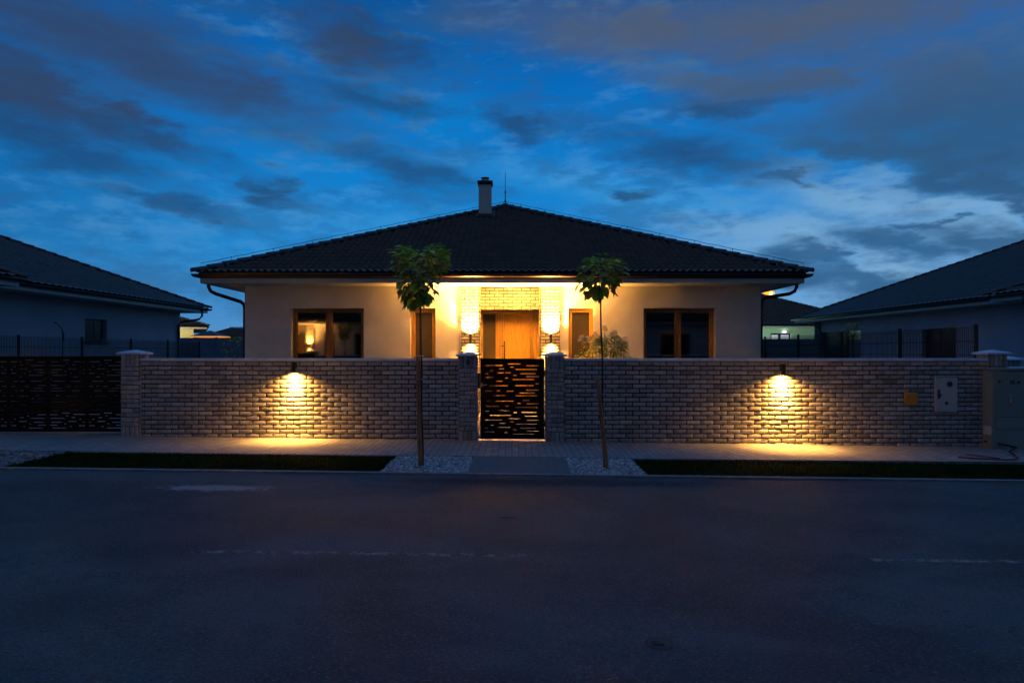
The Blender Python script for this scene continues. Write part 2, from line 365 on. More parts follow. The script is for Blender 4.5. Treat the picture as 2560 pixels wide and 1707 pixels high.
def cells(x0, x1, z0, z1, holes):
    """rectangles that tile the panel around the holes"""
    zs = sorted({z0, z1, *[min(max(h[k], z0), z1) for h in holes for k in (2, 3)]})
    out = []
    for a, b in zip(zs, zs[1:]):
        mid = (a+b)/2; hs = sorted((h[0], h[1]) for h in holes if h[2] < mid < h[3]); x = x0
        for p, q in hs:
            if p > x: out.append((x, p, a, b))
            x = max(x, q)
        if x < x1: out.append((x, x1, a, b))
    return out
def wall_panel(M, org, ud, nd, width, z0, z1, holes, depth):
    """wall face with real openings: ud runs along the wall, nd points out of it; reveals go inwards"""
    O = Vector(org); U = Vector(ud); N = Vector(nd)
    P = lambda x, z, d=0: O+U*x+Vector((0, 0, z))-N*d
    for a, b, c, d in cells(0, width, z0, z1, holes): M.quad(P(a, c), P(b, c), P(b, d), P(a, d))
    for (a, b, c, d, *_) in holes:
        M.quad(P(a, c), P(a, d), P(a, d, depth), P(a, c, depth)); M.quad(P(b, c), P(b, c, depth), P(b, d, depth), P(b, d))
        M.quad(P(a, d), P(b, d), P(b, d, depth), P(a, d, depth)); M.quad(P(a, c), P(a, c, depth), P(b, c, depth), P(b, c))
        M.quad(P(a, c, depth+.12), P(b, c, depth+.12), P(b, d, depth+.12), P(a, d, depth+.12))

def brick(M, O, U, N, x0, x1, z0, z1, dep=.019, amp=.006, nx=6, nz=3, tint=1.):
    """one rough-faced brick slip; O origin on the mortar plane"""
    V = Vector((0, 0, 1)); i0 = len(M.v); seed = random.random()*50
    jx = random.uniform(-.002, .002); tl = random.uniform(-.5, .5)*amp; tv = random.uniform(-.5, .5)*amp
    for r in range(nz+1):
        for c in range(nx+1):
            fx = .018 if c == 1 else .982 if c == nx-1 else c/nx; fz = .06 if r == 1 else .94 if r == nz-1 else r/nz; x = x0+(x1-x0)*fx+jx; z = z0+(z1-z0)*fz
            edge = (c in (0, nx)) or (r in (0, nz))
            nn = noise.noise(Vector((x*22+seed, z*38, seed)))*.6+noise.noise(Vector((x*55, z*70, seed+9)))*.4
            d = dep+nn*amp*1.5+tl*(fx-.5)*2+tv*(fz-.5)*2
            if edge:
                d = d-.003
                x += random.uniform(-.0016, .0016); z += random.uniform(-.0016, .0016)
            M.v.append(tuple(O+U*x+V*z+N*max(d, .002)))
    w = nx+1
    for r in range(nz):
        for c in range(nx): M.face((i0+r*w+c, i0+r*w+c+1, i0+(r+1)*w+c+1, i0+(r+1)*w+c), tint, True)
    i1 = len(M.v); ring = [(0, 0), (nx, 0), (nx, nz), (0, nz)]
    for c, r in ring: M.v.append(tuple(O+U*(x0+(x1-x0)*c/nx)+V*(z0+(z1-z0)*r/nz)-N*.002))
    b = [i0+c for c in range(w)]; M.face([i1, i1+1]+b[::-1], tint)
    b = [i0+nz*w+c for c in range(w)]; M.face([i1+2, i1+3]+b, tint)
    b = [i0+r*w for r in range(nz+1)]; M.face([i1+3, i1]+b, tint)
    b = [i0+r*w+nx for r in range(nz+1)]; M.face([i1+1, i1+2]+b[::-1], tint)
def tintc():
    t = random.gauss(1, .10); k = random.random()
    if k < .12: t *= .72
    if k > .93: t *= 1.18
    wv = random.uniform(-.03, .05)
    return (t*(1+wv), t, t*(1-wv))
def brick_run(M, org, U, N, width, z_top, z_bot, course=.075, length=.225, off=0., amp=.006, j=.0155, nx=7, nz=4, skip=None):
    O = Vector(org); U = Vector(U); N = Vector(N); row = 0; z = z_top
    while z > z_bot+.01:
        zb = max(z-course, z_bot); x = -length*(.5 if (row % 2) else 0)-off
        while x < width:
            a = max(x, 0)+ (j/2 if x > 0 else j*.2); b = min(x+length, width)-(j/2 if x+length < width else j*.2)
            if b-a > .02 and not (skip and skip(a, b, zb, z)):
                n = max(2, round(nx*(b-a)/length)); brick(M, O, U, N, a, b, zb+j/2, z-j/2, amp=amp, nx=n, nz=nz, tint=tintc())
            x += length
        z -= course; row += 1

def tiled_face(M, A, e, n, L, D, z0, s, wave, sub, course, amp=.02, lift=.055):
    """one face of a hipped roof: eave from A along e (length L), n inwards, hips at 45 degrees"""
    A = Vector(A); e = Vector(e); n = Vector(n); nc = max(1, round(D/course)); dc = D/nc; cols = int(L/(wave/sub))+1
    prof = [amp*(.5+.5*math.cos(2*math.pi*k/sub))**1.0 for k in range(sub)]
    rows = []
    for k in range(nc): rows += [(k*dc, lift, k), ((k+1)*dc, 0., k)]
    idx = []; i0 = len(M.v)
    for (d, h, k) in rows:
        for c in range(cols+1):
            x = c*wave/sub; xc = min(max(x, d), L-d) if L > 2*d else L/2
            p = A+e*xc+n*d; hh = prof[c % sub]
            M.v.append((p.x, p.y, z0+s*d+h+hh-.012))
    w = cols+1
    for r in range(len(rows)-1):
        d0 = rows[r][0]; d1 = rows[r+1][0]
        for c in range(cols):
            xa = c*wave/sub; xb = xa+wave/sub
            if xb <= min(d0, d1) or xa >= L-min(d0, d1): continue
            tn = .85+.3*((math.sin((c//sub)*12.9898+(r//2)*78.233)*43758.5453) % 1)
            M.face((i0+r*w+c, i0+r*w+c+1, i0+(r+1)*w+c+1, i0+(r+1)*w+c), tn, True)
def ridge_caps(M, p0, p1, r=.10, step=.36):
    p0 = Vector(p0); p1 = Vector(p1); L = (p1-p0).length; d = (p1-p0).normalized(); sd = d.cross(Vector((0, 0, 1))).normalized(); up = sd.cross(d)
    n = max(1, int(L/step)); st = L/n
    for k in range(n):
        a = p0+d*st*k; b = p0+d*(st*(k+1)+.05); i0 = len(M.v); t = random.uniform(.85, 1.15)
        for (q, lf, rr) in ((a, .020, r*1.04), (b, .000, r*.95)):
            for j in range(9):
                th = math.pi*j/8; M.v.append(tuple(q+sd*math.cos(th)*rr+up*(math.sin(th)*rr*.8+lf-.02)))
        for j in range(8): M.face((i0+j, i0+j+1, i0+9+j+1, i0+9+j), t, True)
        c = len(M.v); M.v.append(tuple(a-up*.02)); M.face([c]+[i0+j for j in range(9)], t)
def loop_sweep(M, X0, X1, Y0, Y1, prof, closed=False):
    """sweep (outward offset, z) profile round a rectangular outline with mitred corners"""
    n = len(prof); i0 = len(M.v)
    for (o, z) in prof: M.v += [(X0-o, Y0-o, z), (X1+o, Y0-o, z), (X1+o, Y1+o, z), (X0-o, Y1+o, z)]
    for k in range(n-1+closed):
        for c in range(4): M.face((i0+k*4+c, i0+k*4+(c+1) % 4, i0+((k+1) % n)*4+(c+1) % 4, i0+((k+1) % n)*4+c), 1., False)

def hip_roof(root, X0, X1, Y0, Y1, z0, s, wave=.165, sub=6, course=.295, amp=.042, wires=False, cap_r=.10, fas=.14, gut=True, wall_m=None, tile='tile'):
    W = X1-X0; L = Y1-Y0; D = min(W, L)/2
    M = MB()
    tiled_face(M, (X0, Y0, 0), (1, 0, 0), (0, 1, 0), W, D, z0, s, wave, sub, course, amp)
    tiled_face(M, (X1, Y0, 0), (0, 1, 0), (-1, 0, 0), L, D, z0, s, wave, sub, course, amp)
    tiled_face(M, (X1, Y1, 0), (-1, 0, 0), (0, -1, 0), W, D, z0, s, wave, max(2, sub//2), course, amp)
    tiled_face(M, (X0, Y1, 0), (0, -1, 0), (1, 0, 0), L, D, z0, s, wave, sub, course, amp)
    roof = part(M, 'roof', tile, root)
    if W <= L: a, b = (X0+D, Y0+D), (X0+D, Y1-D)
    else: a, b = (X0+D, Y0+D), (X1-D, Y0+D)
    zt = z0+s*D
    C = MB()
    ends = [((X0, Y0), a), ((X1, Y0), a if W <= L else b), ((X0, Y1), b if W <= L else a), ((X1, Y1), b)]
    for (c, t) in ends: ridge_caps(C, (c[0], c[1], z0+.045), (t[0], t[1], zt+.045), cap_r)
    if (Vector(b)-Vector(a)).length > .2: ridge_caps(C, (*a, zt+.05), (*b, zt+.05), cap_r)
    part(C, 'hip_tiles', tile, roof)
    if wires:
        Wm = MB()
        for (c, t) in ends[:2]:
            p0 = Vector((c[0], c[1], z0+.19)); p1 = Vector((t[0], t[1], zt+.19)); d = p1-p0; p0 = p0+d*.02
            pts = [p0+d*k/28*.98 for k in range(29)]
            Wm.tube([p0-Vector((0, 0, .12)), *[p+Vector((0, 0, -.012*abs(math.sin(k*1.57)))) for k, p in enumerate(pts)]], .006, 4)
            for k in range(2, 28, 3): Wm.tube([pts[k]-Vector((0, 0, .12)), pts[k]+Vector((0, 0, .01))], .006, 5)
        part(Wm, 'lightning_wire', 'zinc', roof)
    return roof, a, b, zt
def gutter_mesh(X0, X1, Y0, Y1, z):
    G = MB(); ro, ri = .066, .060; pr = []
    for k in range(9):
        t = math.pi*k/8; pr.append((.066+ro*math.cos(t), z-ro*math.sin(t)))
    for k in range(8, -1, -1):
        t = math.pi*k/8; pr.append((.066+ri*math.cos(t), z+.001-ri*math.sin(t)))
    loop_sweep(G, X0, X1, Y0, Y1, pr, True)
    # front bead
    for (a, b) in (((X0-.13, Y0-.13, z), (X1+.13, Y0-.13, z)), ((X0-.13, Y0-.13, z), (X0-.13, Y1+.13, z)), ((X1+.13, Y0-.13, z), (X1+.13, Y1+.13, z))): G.tube([a, b], .010, 6)
    return G
def joints(G, X0, X1, Y, z, n):
    for k in range(1, n):
        x = X0+(X1-X0)*k/n; pts = []
        for j in range(9):
            t = math.pi*j/8; pts.append((x, Y-.066-.069*math.cos(t), z-.069*math.sin(t)))
        G.tube(pts, .008, 5)

# ------------------------------------------------------------------ ground, road, pavement
def sheet(name, xs, y0, y1, dz, m, thick=None, label=None):
    M = MB()
    ny = max(1, int((y1-y0)/1.2)) if y1-y0 < 30 else 1
    ys = [y0+(y1-y0)*k/ny for k in range(ny+1)]
    for a, b in zip(xs, xs[1:]):
        for p, q in zip(ys, ys[1:]): M.quad((a, p, gz(a)+dz), (b, p, gz(b)+dz), (b, q, gz(b)+dz), (a, q, gz(a)+dz))
        if thick:
            M.quad((a, y0, gz(a)+dz-thick), (b, y0, gz(b)+dz-thick), (b, y0, gz(b)+dz), (a, y0, gz(a)+dz))
            M.quad((b, y1, gz(b)+dz-thick), (a, y1, gz(a)+dz-thick), (a, y1, gz(a)+dz), (b, y1, gz(b)+dz))
    if thick:
        for x, f in ((xs[0], 1), (xs[-1], -1)): M.quad((x, y0, gz(x)+dz-thick), (x, y0, gz(x)+dz), (x, y1, gz(x)+dz), (x, y1, gz(x)+dz-thick))
    o = M.build(name, m); tag(o, label, None, kind='structure'); return o
XS = [-60, -20, -10, 0, 10, 20, 60]
sheet('ground', [-900, -20, 0, 20, 900], -900, 900, -.06, 'earth')
sheet('road', XS, 1.85, 8.27, 0, 'asphalt')
sheet('kerb', XS, 8.262, 8.352, .022, 'kerb', .08)
sheet('far_kerb', XS, 1.75, 1.87, .05, 'kerb', .1)
sheet('near_pavement', XS, -2.4, 1.76, .035, 'paver', .1)
sheet('pavement', XS, 9.66, 11.46, .022, 'paver', .07)
sheet('entrance_path', [-.535, .73], 8.354, 9.658, .020, 'path', .07)
sheet('yard_path', [-.75, .75], 11.62, 17.2, .06, 'path', .1)
sheet('gate_threshold', [-.585, .565], 11.33, 11.618, .026, 'coping', .1)
sheet('driveway', [-10.4, -6.5], 11.462, 15.5, .03, 'paver', .1)
sheet('yard', [-12, -10, 0, 8], 11.63, 33, -.01, 'soil')
for a, b in ((-2.36, .10), (2.66, 5.2), (-7.6, -4.9), (7.9, 10.4)):
    M = MB(); n = 8
    for k in range(n):
        p = a+(b-a)*k/n; q = a+(b-a)*(k+1)/n; M.quad((p, 5.01, gz(p)+.004), (q, 5.01, gz(q)+.004), (q, 5.085, gz(q)+.004), (p, 5.085, gz(p)+.004))
    tag(M.build('lane_marking', 'line'), None, None, kind='structure')
# edging strip along the paving
sheet('edging', [-6.24, -1.62], 9.612, 9.658, .020, 'kerb', .07)
sheet('edging', [1.67, 30], 9.612, 9.658, .020, 'kerb', .07)

def gravel(name, x0, x1, y0, y1, n, s0, s1, label, m='stone', dark=1., skew=0):
    M = MB(); ph = (1+5**.5)/2
    ico = [Vector(v).normalized() for v in ((-1, ph, 0), (1, ph, 0), (-1, -ph, 0), (1, -ph, 0), (0, -1, ph), (0, 1, ph), (0, -1, -ph), (0, 1, -ph), (ph, 0, -1), (ph, 0, 1), (-ph, 0, -1), (-ph, 0, 1))]
    fs = [(0, 11, 5), (0, 5, 1), (0, 1, 7), (0, 7, 10), (0, 10, 11), (1, 5, 9), (5, 11, 4), (11, 10, 2), (10, 7, 6), (7, 1, 8), (3, 9, 4), (3, 4, 2), (3, 2, 6), (3, 6, 8), (3, 8, 9), (4, 9, 5), (2, 4, 11), (6, 2, 10), (8, 6, 7), (9, 8, 1)]
    nx = 6
    for k in range(nx):
        a = x0+(x1-x0)*k/nx; b = x0+(x1-x0)*(k+1)/nx; M.quad((a, y0, gz(a)-.012), (b, y0, gz(b)-.012), (b, y1, gz(b)-.012), (a, y1, gz(a)-.012), .16)
    for _ in range(n):
        x = random.uniform(x0, x1); y = random.uniform(y0, y1); s = random.uniform(s0, s1)
        sx, sy, sz = s*random.uniform(.7, 1.3), s*random.uniform(.7, 1.3), s*random.uniform(.45, .8)
        rz = random.uniform(0, 6.28); tx = random.uniform(-.5, .5); c, d = math.cos(rz), math.sin(rz); i0 = len(M.v); t = random.choice((.45, .8, 1, 1.1, 1.4, 1.7))*dark
        for v in ico:
            px, py, pz = v.x*sx*random.uniform(.8, 1.15), v.y*sy, v.z*sz+v.x*tx*sz
            M.v.append((x+px*c-py*d, y+px*d+py*c, gz(x)+pz+random.uniform(-.004, .004)+.004))
        tt = (t, t, t*1.04)
        for f in fs: M.face([i0+q for q in f], tt)
    return tag(M.build(name, m), label, 'gravel', kind='stuff')
gravel('gravel', -1.62, -.54, 8.36, 9.64, 2600, .014, .032, 'pale pebble bed around the left young tree')
gravel('gravel', .735, 1.665, 8.36, 9.64, 2300, .014, .032, 'pale pebble bed around the right young tree')
gravel('gravel', -10.5, -6.29, 8.36, 9.65, 5200, .012, .030, 'rough crushed stone in front of the sliding gate at the left edge', dark=.55)

def lawn(x0, x1, y0, y1, dens, label):
    M = MB(); xs = [x0+(x1-x0)*k/10 for k in range(11)]
    for a, b in zip(xs, xs[1:]): M.quad((a, y0, gz(a)+.004), (b, y0, gz(b)+.004), (b, y1, gz(b)+.004), (a, y1, gz(a)+.004), .35)
    n = int((x1-x0)*(y1-y0)*dens)
    for _ in range(n):
        x = random.uniform(x0-.015, x1+.015); y = random.uniform(y0, y1+.02); h = random.uniform(.02, .045)*(1+.5*noise.noise(Vector((x*3, y*3, 0))))
        a = random.uniform(0, 6.28); w = random.uniform(.002, .0045); lx, ly = random.uniform(-.02, .02), random.uniform(-.02, .02); z = gz(x)
        i = len(M.v); M.v += [(x-w*math.cos(a), y-w*math.sin(a), z), (x+w*math.cos(a), y+w*math.sin(a), z), (x+lx, y+ly, z+h)]
        t = random.uniform(.5, 1.5); M.face((i, i+1, i+2), (t*random.uniform(.9, 1.3), t, t*.8))
    return tag(M.build('grass', 'grass'), label, 'grass', kind='stuff')
lawn(-6.25, -1.62, 8.355, 9.61, 2600, 'dark clipped grass strip between the road and the left stretch of paving')
lawn(1.67, 12.5, 8.355, 9.61, 2000, 'dark clipped grass strip running off to the right edge of the photo')

# ------------------------------------------------------------------ lamps
WARM = (1, .44, .08)
def spot(name, loc, rot, power, size, blend, color, parent, rad=.02):
    d = bpy.data.lights.new(name, 'SPOT'); d.energy = power; d.spot_size = R(size); d.spot_blend = blend; d.color = color; d.shadow_soft_size = rad
    o = bpy.data.objects.new(name, d); col.objects.link(o); o.parent = parent
    o.location = tuple(Vector(loc)-parent.location); o.rotation_euler = rot; return o
def ring_can(M, x, y, z0, z1, r, n=20):
    """hollow cylinder body with rolled ends"""
    prof = [(r*.86, z0+.012), (r*.86, z0), (r, z0), (r, z0+.006), (r*.97, z0+.008), (r*.97, z1-.008), (r, z1-.006), (r, z1), (r*.86, z1), (r*.86, z1-.012)]
    i0 = len(M.v)
    for (q, z) in prof:
        for j in range(n): M.v.append((x+q*math.cos(2*math.pi*j/n), y+q*math.sin(2*math.pi*j/n), z))
    for k in range(len(prof)-1):
        for j in range(n): M.face((i0+k*n+j, i0+k*n+(j+1) % n, i0+(k+1)*n+(j+1) % n, i0+(k+1)*n+j), 1., True)
def disc(M, x, y, z, r, n=16):
    i0 = len(M.v)
    for j in range(n): M.v.append((x+r*math.cos(2*math.pi*j/n), y+r*math.sin(2*math.pi*j/n), z))
    M.face(range(i0, i0+n))
def wall_lamp(x, wall_y, z0, z1, r, label, group, up, down, bracket=.04):
    t = thing('wall_lamp', label, 'lamp', (x, wall_y, z0), group)
    y = wall_y-bracket-r
    M = MB(); ring_can(M, x, y, z0, z1, r); part(M, 'lamp_body', 'black', t)
    M = MB(); zc = (z0+z1)/2+(z1-z0)*.18; M.bbox(x-.028, x+.028, wall_y-.012, wall_y-.001, zc-.05, zc+.05, .003); M.box(x-.014, x+.014, y+r*.9, wall_y-.010, zc-.014, zc+.014); part(M, 'bracket', 'black', t)
    if down:
        M = MB(); disc(M, x, y, z0+.010, r*.84); part(M, 'lens', 'lamp_on', t)
        for (p, s, b, tilt) in down: spot('lamp_light', (x, y, z0-.004), (R(tilt), 0, 0), p, s, b, WARM, t, r*.6)
    if up:
        M = MB(); disc(M, x, y, z1-.010, r*.84); part(M, 'lens', 'lamp_on', t)
        for (p, s, b, tilt) in up: spot('lamp_light', (x, y, z1+.004), (R(180-tilt), 0, 0), p, s, b, WARM, t, r*.6)
    return t
GW_Y = 11.35        # front mortar plane of the garden wall
wall_lamp(-3.60, GW_Y-.012, 1.165, 1.33, .036, 'black cylinder lamp shining down the brick wall below the two-pane left window', 'downlights on the garden wall', None, [(300, 54, 1, 15), (400, 80, .85, -7), (190, 158, 1, 6)], .06)
wall_lamp(4.47, GW_Y-.012, 1.13, 1.30, .036, 'black cylinder lamp shining down the brick wall right of the house corner', 'downlights on the garden wall', None, [(340, 58, 1, 13), (440, 84, .85, -9), (200, 158, 1, 6)], .06)

# ------------------------------------------------------------------ garden wall
def pillar(root, x0, x1, y0, y1, zt, cap_label=None, zb=-.25, sides=('l', 'r')):
    M = MB(); core = .012
    M.box(x0+core, x1-core, y0+core, y1-core, zb, zt)
    p = part(M, 'pillar', 'mortar', root)
    B = MB()
    faces = [((x0+core, y0+core, 0), (1, 0, 0), (0, -1, 0), x1-x0-2*core)]
    faces += [((x1-core, y0+core, 0), (0, 1, 0), (1, 0, 0), y1-y0-2*core), ((x0+core, y1-core, 0), (0, -1, 0), (-1, 0, 0), y1-y0-2*core)]
    g0 = gz((x0+x1)/2)+.02
    for fi, (O, U, N, W) in enumerate(faces):
        O = Vector(O); U = Vector(U); N = Vector(N)
        zs = zt-.20
        for k in range(4): brick(B, O, U, N, W*k/4+.004, W*(k+1)/4-.004, zs+.004, zt-.004, nx=2, nz=5, amp=.003, tint=tintc())
        for k in range(4): brick(B, O, U, N, W*k/4+.004, W*(k+1)/4-.004, g0-.05, g0+.16, nx=2, nz=5, amp=.003, tint=tintc())
        n = round((zs-g0-.165)/.075); h = (zs-g0-.165)/n
        for k in range(n):
            za = g0+.165+h*k; cut = W*.66 if (k+fi) % 2 else W*.30
            for a, b in ((0, cut), (cut, W)) if (k % 3) else ((0, cut), (cut, cut+(W-cut)*.45), (cut+(W-cut)*.45, W)):
                brick(B, O, U, N, a+.004, b-.004, za+.005, za+h-.005, nx=max(2, int((b-a)/.04)), nz=3, amp=.003, tint=tintc())
    part(B, 'brick_facing', 'brick', p)
    C = MB(); cx, cy = (x0+x1)/2, (y0+y1)/2; hx = (x1-x0)/2+.045; hy = (y1-y0)/2+.045
    rings = [(hx-.004, hy-.004, zt+.001), (hx, hy, zt+.005), (hx, hy, zt+.030), (hx-.005, hy-.005, zt+.035), (.02, .02, zt+.078), ]
    i0 = len(C.v)
    for (a, b, z) in rings: C.v += [(cx-a, cy-b, z), (cx+a, cy-b, z), (cx+a, cy+b, z), (cx-a, cy+b, z)]
    for k in range(len(rings)-1):
        for c in range(4): C.face((i0+k*4+c, i0+k*4+(c+1) % 4, i0+(k+1)*4+(c+1) % 4, i0+(k+1)*4+c))
    C.face([i0+3, i0+2, i0+1, i0]); C.face([i0+16+c for c in range(4)])
    part(C, 'pillar_cap', 'coping', p)
    return p
def garden_wall(x0, x1, label, pillars, off, ztop=1.345, skip=None):
    t = thing('garden_wall', label, 'wall', ((x0+x1)/2, GW_Y, gz((x0+x1)/2)))
    M = MB(); M.box(x0, x1, GW_Y, GW_Y+.24, -.4, ztop); part(M, 'wall_core', 'mortar', t)
    B = MB(); brick_run(B, (x0, GW_Y, 0), (1, 0, 0), (0, -1, 0), x1-x0, ztop-.002, -.20+gz(x1)*.0, off=off, amp=.0065, skip=skip); part(B, 'brickwork', 'brick', t)
    C = MB(); n = max(1, round((x1-x0)/1.0))
    for k in range(n):
        a = x0+(x1-x0)*k/n; b = x0+(x1-x0)*(k+1)/n; C.bbox(a+.0015, b-.0015, GW_Y-.035, GW_Y+.275, ztop+.002, ztop+.047, .004)
    part(C, 'coping', 'coping', t)
    for p in pillars: pillar(t, *p)
    return t
gwl = garden_wall(-6.17, -.885, 'long grey brick wall with pale coping left of the small gate', [(-6.48, -6.17, 11.30, 11.61, 1.455), (-.885, -.58, 11.30, 11.61, 1.425)], .05)
gwr = garden_wall(.865, 7.90, 'long grey brick wall with pale coping right of the small gate, carrying the yellow box', [(.56, .865, 11.30, 11.61, 1.425), (7.90, 8.20, 11.30, 11.62, 1.455)], .10)
# neighbour's wall beyond the cabinet
t = thing('garden_wall', 'lower brick wall with capped pillar seen just above the utility cabinet', 'wall', (9.5, GW_Y, gz(9)))
M = MB(); M.box(8.24, 14, GW_Y+.02, GW_Y+.26, -.4, 1.20); part(M, 'wall_core', 'mortar', t)
B = MB(); brick_run(B, (8.24, GW_Y+.02, 0), (1, 0, 0), (0, -1, 0), 5.7, 1.2, .3, nx=4, nz=2); part(B, 'brickwork', 'brick', t)
C = MB(); C.bbox(8.24, 14, GW_Y-.015, GW_Y+.29, 1.202, 1.245, .004); part(C, 'coping', 'coping', t)
pillar(t, 8.66, 8.97, 12.02, 12.33, 1.345); 
# doorbell on the gate pillar
t = thing('doorbell', 'small oval doorbell plate on the pillar left of the small gate', 'doorbell', (-.725, 11.296, 1.33))
M = MB(); i0 = len(M.v); n = 20
for (a, b, y) in ((.030, .044, 11.288), (.030, .044, 11.272), (.024, .038, 11.268)):
    for j in range(n): M.v.append((-.725+a*math.cos(6.283*j/n), y, 1.335+b*math.sin(6.283*j/n)))
for k in range(2):
    for j in range(n): M.face((i0+k*n+j, i0+k*n+(j+1) % n, i0+(k+1)*n+(j+1) % n, i0+(k+1)*n+j))
M.face([i0+2*n+j for j in range(n)]); part(M, 'bell_plate', 'black', t)
M = MB(); M.tube([(-.725, 11.268, 1.335), (-.725, 11.260, 1.335)], .013, 14); part(M, 'button', 'steel', t)

# ------------------------------------------------------------------ gates with cut-out slits
SL = [(500,697,284),(762,900,267),(968,1107,287),(787,823,303),(664,720,321),(848,1087,329),(560,592,341),(645,717,366),(733,787,366),(502,537,376),(902,1072,376),
      (820,857,395),(505,600,416),(968,1108,409),(733,757,424),(815,1055,441),(628,700,460),(1072,1108,489),(555,757,511),(843,1049,509),(505,583,569),(635,670,567),
      (749,820,571),(970,1107,560),(891,1062,592),(593,731,620),(847,1087,623),(520,553,681),(617,821,683),(930,999,676),(866,903,710),(970,1108,713),(520,565,742),
      (573,662,742),(733,768,741),(847,1089,752),(500,549,793),(650,786,789),(824,861,811),(911,1081,810),(557,797,843),(949,1087,852),(502,697,894),(764,900,879),
      (970,1109,898),(788,825,913),(666,734,932),(850,1088,940),(563,597,952),(502,537,986),(650,787,976),(903,1075,985),(822,857,1004),(502,604,1026),(973,1110,1019),
      (722,757,1035),(818,1055,1052)]
GY = 11.36
t = thing('garden_gate', 'small black sheet gate with glowing horizontal slits between the two brick pillars', 'gate', (0, GY, .02))
def gx(p): return ((1100+p/4.479)-1280)*GY/F
def gzz(p): return EYE-((850+p/4.479)-878)*GY/F
holes = [(gx(a), gx(b), gzz(y+(4.2 if y < 600 else 3.3)), gzz(y-(4.2 if y < 600 else 3.3))) for a, b, y in SL]
x0, x1, z0, z1 = gx(452), gx(1167), gzz(1105), gzz(208)
M = MB()
for a, b, c, d in cells(x0+.045, x1-.045, z0+.04, z1-.04, holes): M.box(a, b, GY+.010, GY+.014, c, d)
part(M, 'slit_panel', 'gate', t)
M = MB(); M.box(x0, x0+.045, GY, GY+.04, z0, z1); M.box(x1-.045, x1, GY, GY+.04, z0, z1); M.box(x0+.045, x1-.045, GY, GY+.04, z1-.04, z1); M.box(x0+.045, x1-.045, GY, GY+.04, z0, z0+.04); part(M, 'gate_frame', 'gate', t)
M = MB(); M.bbox(x0-.052, x0-.003, GY-.01, GY+.05, gzz(540), gzz(368), .004); part(M, 'lock_box', 'black', t)
M = MB(); M.bbox(x0+.008, x0+.034, GY-.012, GY-.001, gzz(525), gzz(478), .003); M.tube([(x0+.021, GY-.01, gzz(500)), (x0+.021, GY-.055, gzz(500)), (x0+.10, GY-.058, gzz(500))], .006, 8); part(M, 'handle', 'steel', t)
for zz in (1.15, .30):
    M = MB(); M.tube([(x1+.012, GY+.02, zz-.05), (x1+.012, GY+.02, zz+.05)], .011, 10); part(M, 'hinge', 'black', t)
M = MB(); M.tube([(x0-.03, GY+.03, .02), (x0-.03, GY+.03, .5)], .004, 6); 
# sliding driveway gate
t = thing('sliding_gate', 'wide dark brown slitted driveway gate at the left edge', 'gate', (-8.5, 11.5, .1))
SY = 11.50; X0, X1 = -10.5, -6.44; zt, zb = 1.427, .155
H = []
for c in range(6):
    cx0 = X1-.07-.66*(c+1); fl = c % 2
    for a, b, y in SL:
        fa = (a-500)/610; fb = (b-500)/610
        if fl: fa, fb = 1-fb, 1-fa
        zz = zt-.06-(y-262)/(1055-262)*(zt-zb-.12)
        H.append((cx0+.03+fa*.60, cx0+.03+fb*.60, zz-.0055, zz+.0055))
M = MB()
for a, b, c, d in cells(X0+.05, X1-.05, zb+.04, zt-.04, H): M.box(a, b, SY+.01, SY+.014, c, d)
part(M, 'slit_panel', 'gate', t)
M = MB(); M.box(X0, X0+.05, SY, SY+.05, zb, zt); M.box(X1-.05, X1, SY, SY+.05, zb, zt); M.box(X0+.05, X1-.05, SY, SY+.05, zt-.04, zt); M.box(X0+.05, X1-.05, SY, SY+.05, zb, zb+.04)
for k in (1, 2, 3, 4, 5): x = X1-.07-.66*k; M.box(x-.018, x+.018, SY+.016, SY+.05, zb+.04, zt-.04)
part(M, 'gate_frame', 'gate', t)
M = MB(); M.bbox(X0, X1, SY-.02, SY+.10, .07, .135, .005); part(M, 'bottom_rail', 'kerb', t)

# ------------------------------------------------------------------ trees, shrubs
def leaf(M, p, d, up, L, tint, fold=.25, droop=.25):
    d = Vector(d).normalized(); s = d.cross(Vector(up)).normalized(); n = s.cross(d).normalized()
    prof = [(0, .0), (.04, .22), (.22, .38), (.48, .34), (.74, .18), (1.0, .0)]
    i0 = len(M.v); mid = []
    for (a, w) in prof:
        c = Vector(p)+d*a*L-n*droop*L*a*a
        mid.append(len(M.v)); M.v.append(tuple(c))
        if w: 
            M.v.append(tuple(c+s*w*L+n*fold*w*L-d*(.10*L if a < .1 else 0))); M.v.append(tuple(c-s*w*L+n*fold*w*L-d*(.10*L if a < .1 else 0)))
    idx = [i0]; L_ = [None, i0+2, i0+5, i0+8, i0+11, None]
    m = [i0, i0+1, i0+4, i0+7, i0+10, i0+13]
    M.face((m[0], m[1], m[1]+1), tint, True); M.face((m[0], m[1]+2, m[1]), tint, True)
    for k in (1, 2, 3):
        M.face((m[k], m[k+1], m[k+1]+1, m[k]+1), tint, True); M.face((m[k], m[k]+2, m[k+1]+2, m[k+1]), tint, True)
    M.face((m[4], m[5], m[4]+1), tint, True); M.face((m[4], m[4]+2, m[5]), tint, True)
